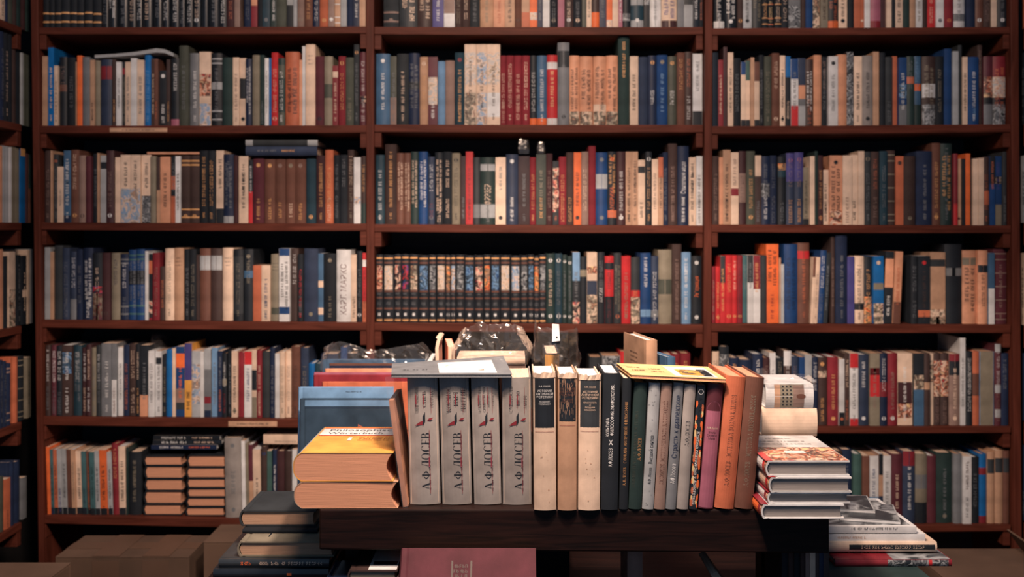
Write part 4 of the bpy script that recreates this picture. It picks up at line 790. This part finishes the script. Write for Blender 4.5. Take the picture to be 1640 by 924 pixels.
# ---------------------------------------------------------------- plastic films
def crumple(name, path, z0, z1, seed, amp, label, root=None, n=18, m=9, top=None, close=0):
    """Clear film: a wall swept along path (x, y) from z0 to z1, leaning in by close at the top, crumpled."""
    rnd = random.Random(seed); L = [0]
    for a, b_ in zip(path, path[1:]): L.append(L[-1]+math.dist(a, b_))
    cx = sum(p[0] for p in path)/len(path); cy = sum(p[1] for p in path)/len(path)
    def at(t):
        d = t*L[-1]
        for k in range(len(path)-1):
            if d <= L[k+1]+1e-9: f = (d-L[k])/(L[k+1]-L[k]); return tuple(path[k][i]+(path[k+1][i]-path[k][i])*f for i in (0, 1))
        return path[-1]
    n *= 3; m *= 3; mb = MB(); vs = []; S_ = Vector((seed*3.1, seed*1.7, 0))
    def cr(p):
        # folded creases: sums of ridges
        v = 0
        for k, (f, g) in enumerate(((11, 1.0), (25, .85), (58, .4))): v += g*(.5-abs(noise.noise(Vector((p.x*1.3+p.z*.5, p.y, p.z*.75-p.x*.4))*f+S_*(k+1))))
        return v
    for i in range(n+1):
        x, y = at(i/n); zt = z1+(top(i/n) if top else 0)
        for j in range(m+1):
            f = j/m; c = close*f*f; h = min(1, f*3)
            q = Vector((x+(cx-x)*c, y+(cy-y)*c, z0+(zt-z0)*f)); d = q-Vector((cx, cy, z0)); d.normalize()
            vs.append(tuple(q+d*(cr(q)*amp*2.6-amp)*h+Vector((0, 0, amp*.6*noise.noise(q*40)*h))))
    fs = []
    for i in range(n):
        for j in range(m):
            a, b_, c, d = i*(m+1)+j, (i+1)*(m+1)+j, (i+1)*(m+1)+j+1, i*(m+1)+j+1
            fs += [(a, b_, c), (a, c, d)] if (i+j) % 2 else [(a, b_, d), (b_, c, d)]
    mb.add(vs, fs, film()); o = mb.build(name, root, T(0, 0, 0))
    if root: o['label'] = label
    else: tag(o, label, 'plastic bag' if name == 'plastic_bag' else 'plastic wrapper')
    return o
for t_ in TIPS: tip(*t_)
o = crumple('plastic_wrap', [(-.447, 2.53), (-.452, 2.455), (-.20, 2.455), (-.185, 2.53)], 1.12, 1.172, 3, .006, 'clear plastic film', bb, 20, 5, lambda t: .010*math.sin(t*9)+.004, .2)
# pile and bags in the middle, behind the grey and cream volumes
def stand2(px0, px1, ytop, Y, dep, col, label, kind='h', fin_=None, pg='W', turn=0, decor=None, z0=ZR, name=None):
    b, M = stand(px0, px1, 0, ytop, Y, dep, col, kind, fin_, pg, 0, turn, z0+.0004)
    if decor: decor(b)
    return tag(b.finish(M, True, name), label, 'book')
def dtx(b):
    rnd = random.Random(9)
    for j in range(9): b.title(16, 'D', 0, 1, 0, .0034, lambda p, q, j=j: b.front(b.D*.74+(p-b.H/2)*.45, b.H*(.955-.03*j)+q))
s_ = 2.0/FPX
b = Book('h', .05, ZC-(583.5-CY)*s_-ZR-.0005, (842-731)*s_, 'L', 'p', 'C'); dtx(b)
tag(b.finish(T((731-CX)*s_, 2.0, ZR+.0004) @ basis((0, .025, 0), (0, -1, 0), (1, 0, 0), (0, 0, 1))), 'taupe book facing forward with printed text lines behind the grey album', 'book')
b, M = lie_spine((732-CX)*s_, (841-CX)*s_, 1.995, ZC-(583-CY)*s_+.001, .0125, .11, 'C', 'h', 'p', 'W'); bk = fin(b, M, 'cream book lying on the text-printed book under clear plastic')
x0, x1 = (727-CX)*s_, (842-CX)*s_; zb = 1.196
crumple('plastic_bag', [(x0, 2.10), (x0-.002, 1.99), (x0+.05, 1.975), (x1-.04, 1.975), (x1+.004, 1.985), (x1+.01, 2.11)], zb, 1.268, 21, .0075, 'crumpled clear plastic bag ballooning over the cream lying book', None, 26, 9, lambda t: -.03*abs(2*t-1)**3+.004*math.sin(t*20), .35)
stand2(872.5, 896, 566, 2.0, .17, 'K', 'book with amber spine standing in a tall clear bag', 'h', 'p', 'C', 0, lambda b: b.block('V', .02, .99, .97))  # black cover with a plain yellow block over the spine
x0, x1 = (857-CX)*s_, (926-CX)*s_
bag = crumple('plastic_bag', [(x0, 2.12), (x0, 1.985), (x0+.03, 1.97), (x1-.02, 1.97), (x1, 1.99), (x1+.004, 2.14)], 1.165, 1.258, 33, .0065, 'tall clear plastic bag around the amber-spined book, with white header strip', None, 20, 9, lambda t: .012-.02*t, .12)
mb = MB(); a, c = P3(884, 547, 1.972), P3(895, 519, 1.972)
mb.add([(a.x, 1.966, a.z), (c.x+.002, 1.966, a.z+.002), (c.x, 1.968, c.z), (a.x, 1.968, c.z+.001)], [(0, 1, 2, 3)], mat('w', 'g')); mb.add([(a.x+.009+.0016*math.cos(k*.7854), 1.9655, a.z+.009+.0016*math.sin(k*.7854)) for k in range(8)], [tuple(range(8))], mat('K', 'f')); mb.build('header_strip', bag, T(0, 0, 0))
# orange-covered book and curled cover at the gap
def dor(b): b.rect(b.front, .004, .004, b.D-.003, b.H-.004, mat('R', 'g'), 1)
b = Book('p', .0145, ZC-(556-CY)*2.03/FPX-ZR, .16, 'o', 'p', 'C')
tag(b.finish(T((710-CX)*2.03/FPX, 2.03+.16, ZR+.0004) @ R(math.pi+.10, 'Z')), 'red and orange covered book standing with pale page edges outward', 'book')
mb = MB(); pth = [(697.5, 600), (697.5, 575), (697, 558), (698.5, 549), (700.5, 543), (698, 540.5)]; vs = []
for px, py in pth:
    p = P3(px, py, 2.03)
    for dx, dy in ((0, 0), (.0065, 0), (.0065, .1), (0, .1)): vs.append((p.x+dx, 2.03+dy, p.z))
for q in range(4): vs[q] = (vs[q][0], vs[q][1], ZR+.0004)
fs = [(0, 3, 2, 1), (20, 21, 22, 23)]+[(4*k+j, 4*k+(j+1) % 4, 4*k+4+(j+1) % 4, 4*k+4+j) for k in range(5) for j in range(4)]
mb.add(vs, fs, mat('C', 'p')); tag(mb.build('booklet', None), 'pale booklet with curled top standing beside the red and orange book', 'booklet')
b, M = stand(683, 692, 0, 579, 2.03, .14, 'w', 'p', 'g', 'W', 0, 0, ZR+.0004); r = fin(b, M, 'slim white paperback in clear sleeve behind the grey album')
crumple('plastic_sleeve', [((680-CX)*2.0/FPX, 2.1), ((680-CX)*2.0/FPX, 2.015), ((696-CX)*2.0/FPX, 2.015), ((696-CX)*2.0/FPX, 2.1)], 1.15, 1.206, 8, .003, 'clear plastic sleeve', r, 10, 4, lambda t: .01*(1-t))
def dtan(b):
    rnd = random.Random(1)
    for j in range(13): b.title(24, 'D', 0, 1, 0, .0033, lambda p, q, j=j: (-b.W/2-EPS, b.D*.9-(p-b.H/2+.07)*.85, b.H*(.88-.032*j)+q))
stand2(1035, 1054, 545, 2.0, .165, 'y', 'tall tan hardback with printed text on its side, behind the yellow paperback', 'h', 'p', 'W', .16, dtan)
stand2(1069.5, 1083, 572, 1.985, .135, 'u', 'steel blue hardback standing turned beside the tall tan one', 'h', None, 'W', .24)

# ---------------------------------------------------------------- pile at the other end of the riser
yb = 1.737; sc = yb/FPX; z = ZR
for i, (px0, px1, h, o1, o2, ds) in enumerate(((1219, 1352, 24, 'o', 'r', 'lowest, with orange patterned spine'), (1230, 1363, 18, 'w', 'r', 'second from the bottom'), (1231, 1364, 25.5, 'C', 'R', 'third from the bottom'), (1227, 1362, 25.5, 'w', 'R', 'topmost, with painted battle scene cover'))):
    th = h*sc-.0006; b, M = lie_tail((px0-CX)*sc, (px1-CX)*sc, yb+.004*(i % 2), z, th, .215, 'w', 'h', 'p', 'z', .0)
    W, H = b.W, b.H; b.block(o2, 0, .11, .96); b.block(o1, .11, .3, .9); b.block(art('0'), .0, .05, .9, None, .0003); b.pseudo('K', .4, .8)
    b.rect(b.front, .0, 0, .012, H, mat(o2, 'g'), 1)
    if i == 3:
        b.rect(lambda p, q: b.front(p, q, .0003), .012, .001, b.D-.001, H*.5, art('0', 40.), 1); b.rect(b.front, .012, H*.5, b.D-.001, H-.001, mat('w', 'g'), 1); b.rect(lambda p, q: b.front(p, q, .0004), .05, H*.28, .085, H*.36, mat('W', 'f'), 1)
        for j, (n_, q0) in enumerate(((9, .86), (14, .74), (16, .63))): b.title(n_, 'Y', 0, 1, 0, .010, lambda p, q, q0=q0: b.front(b.D*.5+(p-H/2)*.72, H*q0+q))
    fin(b, M, f'white-paged hardback {ds}, in pile of four at riser end', 'four white-paged hardbacks piled flat'); z += h*sc
yb = 1.965; sc = yb/FPX; z = ZR
for i, (px0, px1, h, col, ds) in enumerate(((1224, 1308, .041, 'w', 'off-white hardback at the bottom of the stack behind the four-book pile'), (1222, 1309, .044, 'C', 'cream hardback lying second in the stack behind the four-book pile'), (1221, 1309.5, .0535, 'C', 'thick cream cloth book lying spine outward under the picture-jacketed one'), (1227, 1303.5, .0465, 'w', 'white book with picture jacket band lying on thick cream book'))):
    if i == 2: z = ZC-(700-CY)*sc
    b, M = lie_spine((px0-CX)*sc, (px1-CX)*sc, yb, z+.0003, h-.0006, .135, col, 'h', None if i < 3 else 'p', 'W')
    if i == 3:
        W, H = b.W, b.H; b.block('Y', .3, .8, .96); b.block('y', .18, .3, .96)
        for a in range(6):
            for c in range(3): b.m.add([b.sp(-W*.4+a*W*.15+x, H*(.36+.08*c)+q, .0004) for x, q in ((-.0015, -.0015), (.0015, -.0015), (.0015, .0015), (-.0015, .0015))], [(0, 1, 2, 3)], mat('K', 'f'))
        b.block('L', .57, .8, .9, None, .0003); b.m.add([b.sp(.004*math.cos(k*.6283)*1.2, H*.73+.009*math.sin(k*.6283), .0004) for k in range(10)], [tuple(range(10))], mat('d', 'f'))
    top = fin(b, M, ds, 'stack of pale books behind the four-book pile'); z += h
x0, x1 = (1226-CX)*sc, (1305-CX)*sc
crumple('plastic_wrap', [(x0, 2.05), (x0, yb-.002), (x1, yb-.002), (x1+.002, 2.05)], z-.002, z+.019, 12, .0035, 'clear plastic film', top, 14, 4, lambda t: -.014*t*t+.003*math.sin(t*12), .25)

# ---------------------------------------------------------------- pile beside the riser, on the table
def sp_pile(px0, px1, y0, y1, Y, dep, col, label, kind='h', fin_=None, pg='w', decor=None, z0=None, z1=None):
    s = Y/FPX; z = ZC-(y0-CY)*s if z0 is None else z0; zt = ZC-(y1-CY)*s if z1 is None else z1
    b, M = lie_spine((px0-CX)*s, (px1-CX)*s, Y, z+.0003, zt-z-.0006, dep, col, kind, fin_, pg)
    if decor: decor(b)
    return fin(b, M, label, 'books piled flat beside the riser')
E0 = ZC-(908-CY)*1.95/FPX
b = Book('h', .03, .25, .2, 'G', None, 'C'); M = T(.5605, 1.80, E0-.0305) @ basis((0, 0, .015), (0, 0, 1), (1, 0, 0), (0, 1, 0)); fin(b, M, 'large dark green clothbound book under the red album beside the riser')
b = Book('h', .0862, .24, .2, 'K', None, 'C'); M = T(.5605, 1.81, .7003) @ basis((0, 0, .0431), (0, 0, 1), (1, 0, 0), (0, 1, 0)); fin(b, M, 'thick black book at the bottom of the pile beside the riser')
def dD(b):
    W, H = b.W, b.H; f = lambda p, q: (-W/2-EPS, p, q); b.block('r', 0, .45, .97); b.block(art('5'), .45, .97, .95, None, .0003); b.block('R', .80, .83, .95, 'f', .0004)
    b.rect(f, .002, .002, b.D-.002, H*.5, mat('r', 'g'), 1); b.rect(f, .002, H*.5, b.D-.002, H-.002, art('5', 11.), 1)
    for j in range(3): b.title(12, 'C', 0, 1, 0, .008, lambda p, q, j=j: (-W/2-EPS*2, .045+.02*j-q, p*.8-.02))
sp_pile(1338, 1525, 0, 0, 1.952, .2, 'r', 'red and black picture album lying in the pile beside the riser', 'h', 'g', 'w', dD, E0, ZC-(896.5-CY)*1.952/FPX)
sp_pile(1325, 1501, 884.5, 868, 1.985, .19, 'C', 'cream album with dark lettered spine lying on the red album', 'h', 'p', 'Q', lambda b: (b.block('K', .2, .98, .5, 'f'), b.pseudo('C', .3, .9, 0, .0055)), None, None)
sp_pile(1325, 1482, 867, 855, 1.992, .19, 'w', 'off-white rounded album lying third from the top beside the riser', 'p', None, 'w', lambda b: b.pseudo('y', .1, .4, 0, .004), None, None)
sp_pile(1326, 1468, 854, 842.8, 1.992, .21, 'w', 'white magazine with black headline lying on the off-white album', 'p', None, 'w', lambda b: (b.pseudo('K', .25, .8, .002, .004), b.rect(lambda p, q: (-b.W/2-EPS, p, q), .01, .003, .2, b.H*.95, art('5', 12.), 1)), None, None)
zA = ZC-(842.8-CY)*1.992/FPX+.0004
for x0, x1, y, dep, rot, k, lab in (((1352-CX)*1.2e-3, (1446-CX)*1.2e-3, 2.03, .13, -.25, '5', 'grey picture booklet lying aslant on the white magazine'), ((1345-CX)*1.2e-3, (1420-CX)*1.2e-3, 2.075, .12, -.2, '5', 'smaller grey picture booklet lying on top of the pile beside the riser')):
    b, M = lie_tail(x0, x1, y, zA, .0055, dep, 's', 'p', 'g', 'w', rot); b.rect(b.front, .004, .003, b.D-.003, b.H-.003, art(k, 12.), 1); zA += .0062
    tag(b.finish(M, True, 'booklet'), lab, 'booklet')

# ---------------------------------------------------------------- pile at the near left, on the table
z = .7003
for i, (px0, px1, top, Y, dep, col, lab) in enumerate(((338, 520, .812, 1.90, .2, 'K', 'thick black book at the bottom of the pile left of the riser'), (341, 526, None, 1.905, .2, 'K', 'black glossy album lying under the pale lettered one left of riser'), (350, 527, None, 1.915, .19, 'k', 'dark book with pale lettered spine, third up left of the riser'),
        (380, 535, None, 1.93, .15, 'Y', 'khaki clothbound book lying under the charcoal one left of riser'), (388, 508, None, 1.98, .16, 'K', 'thin black book between the khaki and charcoal lying books'), (383, 505, None, 2.0, .15, 'k', 'charcoal clothbound book lying on top of the pile left of riser'))):
    th = (.1117, .018, .0145, .028, .0075, .030)[i]; s = Y/FPX
    if i in (3, 5): b, M = lie_tail((px0-CX)*s, (px1-CX)*s if i == 3 else (506-CX)*s, Y, z, th, dep, col, 'h', None, 'y')
    else: b, M = lie_spine((px0-CX)*s, (px1-CX)*s, Y, z, th, dep, col, 'h', 'g' if i in (1, 2) else None)
    if i == 2: b.pseudo('C', .35, .95, 0, .006); b.pseudo('o', .2, .3, 0, .006)
    if i == 1: b.block('o', .64, .68, .25, 'f')
    if i == 3: b.rect(b.front, .05, .03, .053, .07, mat('K', 'f'), 1)
    fin(b, M, lab, 'books piled flat left of the riser'); z += th+.0006

# ---------------------------------------------------------------- under and against the riser
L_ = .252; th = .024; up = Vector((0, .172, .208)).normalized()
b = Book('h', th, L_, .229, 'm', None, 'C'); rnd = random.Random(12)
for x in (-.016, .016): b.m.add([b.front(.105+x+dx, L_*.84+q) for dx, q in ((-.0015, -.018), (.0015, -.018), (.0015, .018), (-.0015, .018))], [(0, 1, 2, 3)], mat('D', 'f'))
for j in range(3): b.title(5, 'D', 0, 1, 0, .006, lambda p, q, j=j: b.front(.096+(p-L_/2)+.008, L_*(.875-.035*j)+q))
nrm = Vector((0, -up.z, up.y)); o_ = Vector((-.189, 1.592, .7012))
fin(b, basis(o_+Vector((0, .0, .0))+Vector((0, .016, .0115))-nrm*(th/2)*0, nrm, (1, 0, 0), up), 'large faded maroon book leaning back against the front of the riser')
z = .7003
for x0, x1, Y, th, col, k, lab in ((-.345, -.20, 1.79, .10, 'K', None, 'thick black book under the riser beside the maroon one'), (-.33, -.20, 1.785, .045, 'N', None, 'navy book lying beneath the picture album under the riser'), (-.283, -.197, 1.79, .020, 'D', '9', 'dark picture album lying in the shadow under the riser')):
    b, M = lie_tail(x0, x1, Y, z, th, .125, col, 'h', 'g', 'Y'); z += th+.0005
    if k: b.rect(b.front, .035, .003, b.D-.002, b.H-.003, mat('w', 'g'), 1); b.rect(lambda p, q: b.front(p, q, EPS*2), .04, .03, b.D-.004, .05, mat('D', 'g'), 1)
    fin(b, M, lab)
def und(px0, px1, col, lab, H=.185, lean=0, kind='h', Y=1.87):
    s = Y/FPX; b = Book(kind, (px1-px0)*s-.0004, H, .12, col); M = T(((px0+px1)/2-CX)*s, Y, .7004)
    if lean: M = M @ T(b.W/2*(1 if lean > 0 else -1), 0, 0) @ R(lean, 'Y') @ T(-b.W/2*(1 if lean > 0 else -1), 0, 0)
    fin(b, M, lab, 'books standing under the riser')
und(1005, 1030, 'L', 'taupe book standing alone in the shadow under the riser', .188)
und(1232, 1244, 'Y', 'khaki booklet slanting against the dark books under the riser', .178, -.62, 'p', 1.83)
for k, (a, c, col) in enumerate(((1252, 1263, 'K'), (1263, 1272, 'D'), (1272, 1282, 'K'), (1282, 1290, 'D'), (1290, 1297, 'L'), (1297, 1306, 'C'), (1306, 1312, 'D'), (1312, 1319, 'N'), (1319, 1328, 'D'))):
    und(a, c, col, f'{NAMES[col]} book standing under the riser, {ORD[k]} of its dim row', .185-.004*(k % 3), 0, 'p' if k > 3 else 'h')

# ---------------------------------------------------------------- cardboard boxes
CARD = plain('cardboard_brown', (.115, .07, .048), .85, 5., .3); TAPE = plain('parcel_tape', (.12, .072, .05), .5, 6., .15)
def carton(x0, x1, y0, y1, z0, z1, label, tape=True, rot=0, flaps=False):
    cx, cy = (x0+x1)/2, (y0+y1)/2; r = empty('cardboard_box', T(cx, cy, z0) @ R(rot, 'Z')); tag(r, label, 'box'); hx, hy, h = (x1-x0)/2, (y1-y0)/2, z1-z0
    mb = MB(); t = .004
    for a, b_ in (((-hx, -hy, 0), (hx, -hy+t, h)), ((-hx, hy-t, 0), (hx, hy, h)), ((-hx, -hy+t, 0), (-hx+t, hy-t, h)), ((hx-t, -hy+t, 0), (hx, hy-t, h)), ((-hx+t, -hy+t, 0), (hx-t, hy-t, t))): mb.box(a, b_, CARD)
    bevel(mb.build('body', r), .0015)
    if flaps:
        for sy in (-1, 1):
            mb = MB(); a = Vector((-hx, sy*hy, h)); d = Vector((0, sy*-hy*.75, .02 if sy < 0 else .075))
            mb.prism([tuple(a), (hx, sy*hy, h), tuple(Vector((hx, sy*hy, h))+d), tuple(a+d)], (0, 0, .004), CARD); mb.build('flap', r)
        mb = MB(); mb.prism([(hx, -hy*.9, h+.002), (hx, hy*.9, h+.002), (hx*.62, hy*.8, h+.085), (hx*.62, -hy*.8, h+.075)], (.004, 0, .003), CARD); mb.build('flap', r)
    else:
        for sy in (-1, 1):
            mb = MB(); mb.box((-hx, -hy if sy < 0 else .001, h+.0003), (hx, -.001 if sy < 0 else hy, h+.0043), CARD); bevel(mb.build('flap', r), .001)
        if tape:
            mb = MB(); mb.box((-hx-.0004, -.028, h+.0046), (hx+.0004, .028, h+.005), TAPE)
            for f in (-.45, .3): mb.box((hx*f, -hy-.0008, h*.1), (hx*f+.07, -hy-.0002, h*.98), TAPE); mb.box((hx*f, -hy, h+.0054), (hx*f+.07, hy, h+.0058), TAPE)
            mb.build('tape', r)
    return r
carton(-1.185, -.838, 2.70, 2.89, .3052, .601, 'taped cardboard box on top of another beneath the sixth shelf'); carton(-1.20, -.83, 2.68, 2.9, .0004, .3, 'large cardboard box at floor level under the taped one')
carton(-.80, -.45, 2.70, 2.86, .0004, .64, 'tall cardboard box between the taped box and the table', False)
carton(-1.395, -1.06, 2.2, 2.5, .0004, .65, 'cardboard box in the lower left corner by the side bookcase', False)
r = carton(1.045, 1.345, 2.48, 2.75, .0004, .607, 'open-topped cardboard box with raised flap in the lower right corner', False)
mb = MB(); mb.prism([(.151, -.13, .606), (.151, .13, .606), (.105, .12, .665), (.105, -.12, .655)], (.004, 0, .002), CARD); mb.build('flap', r)
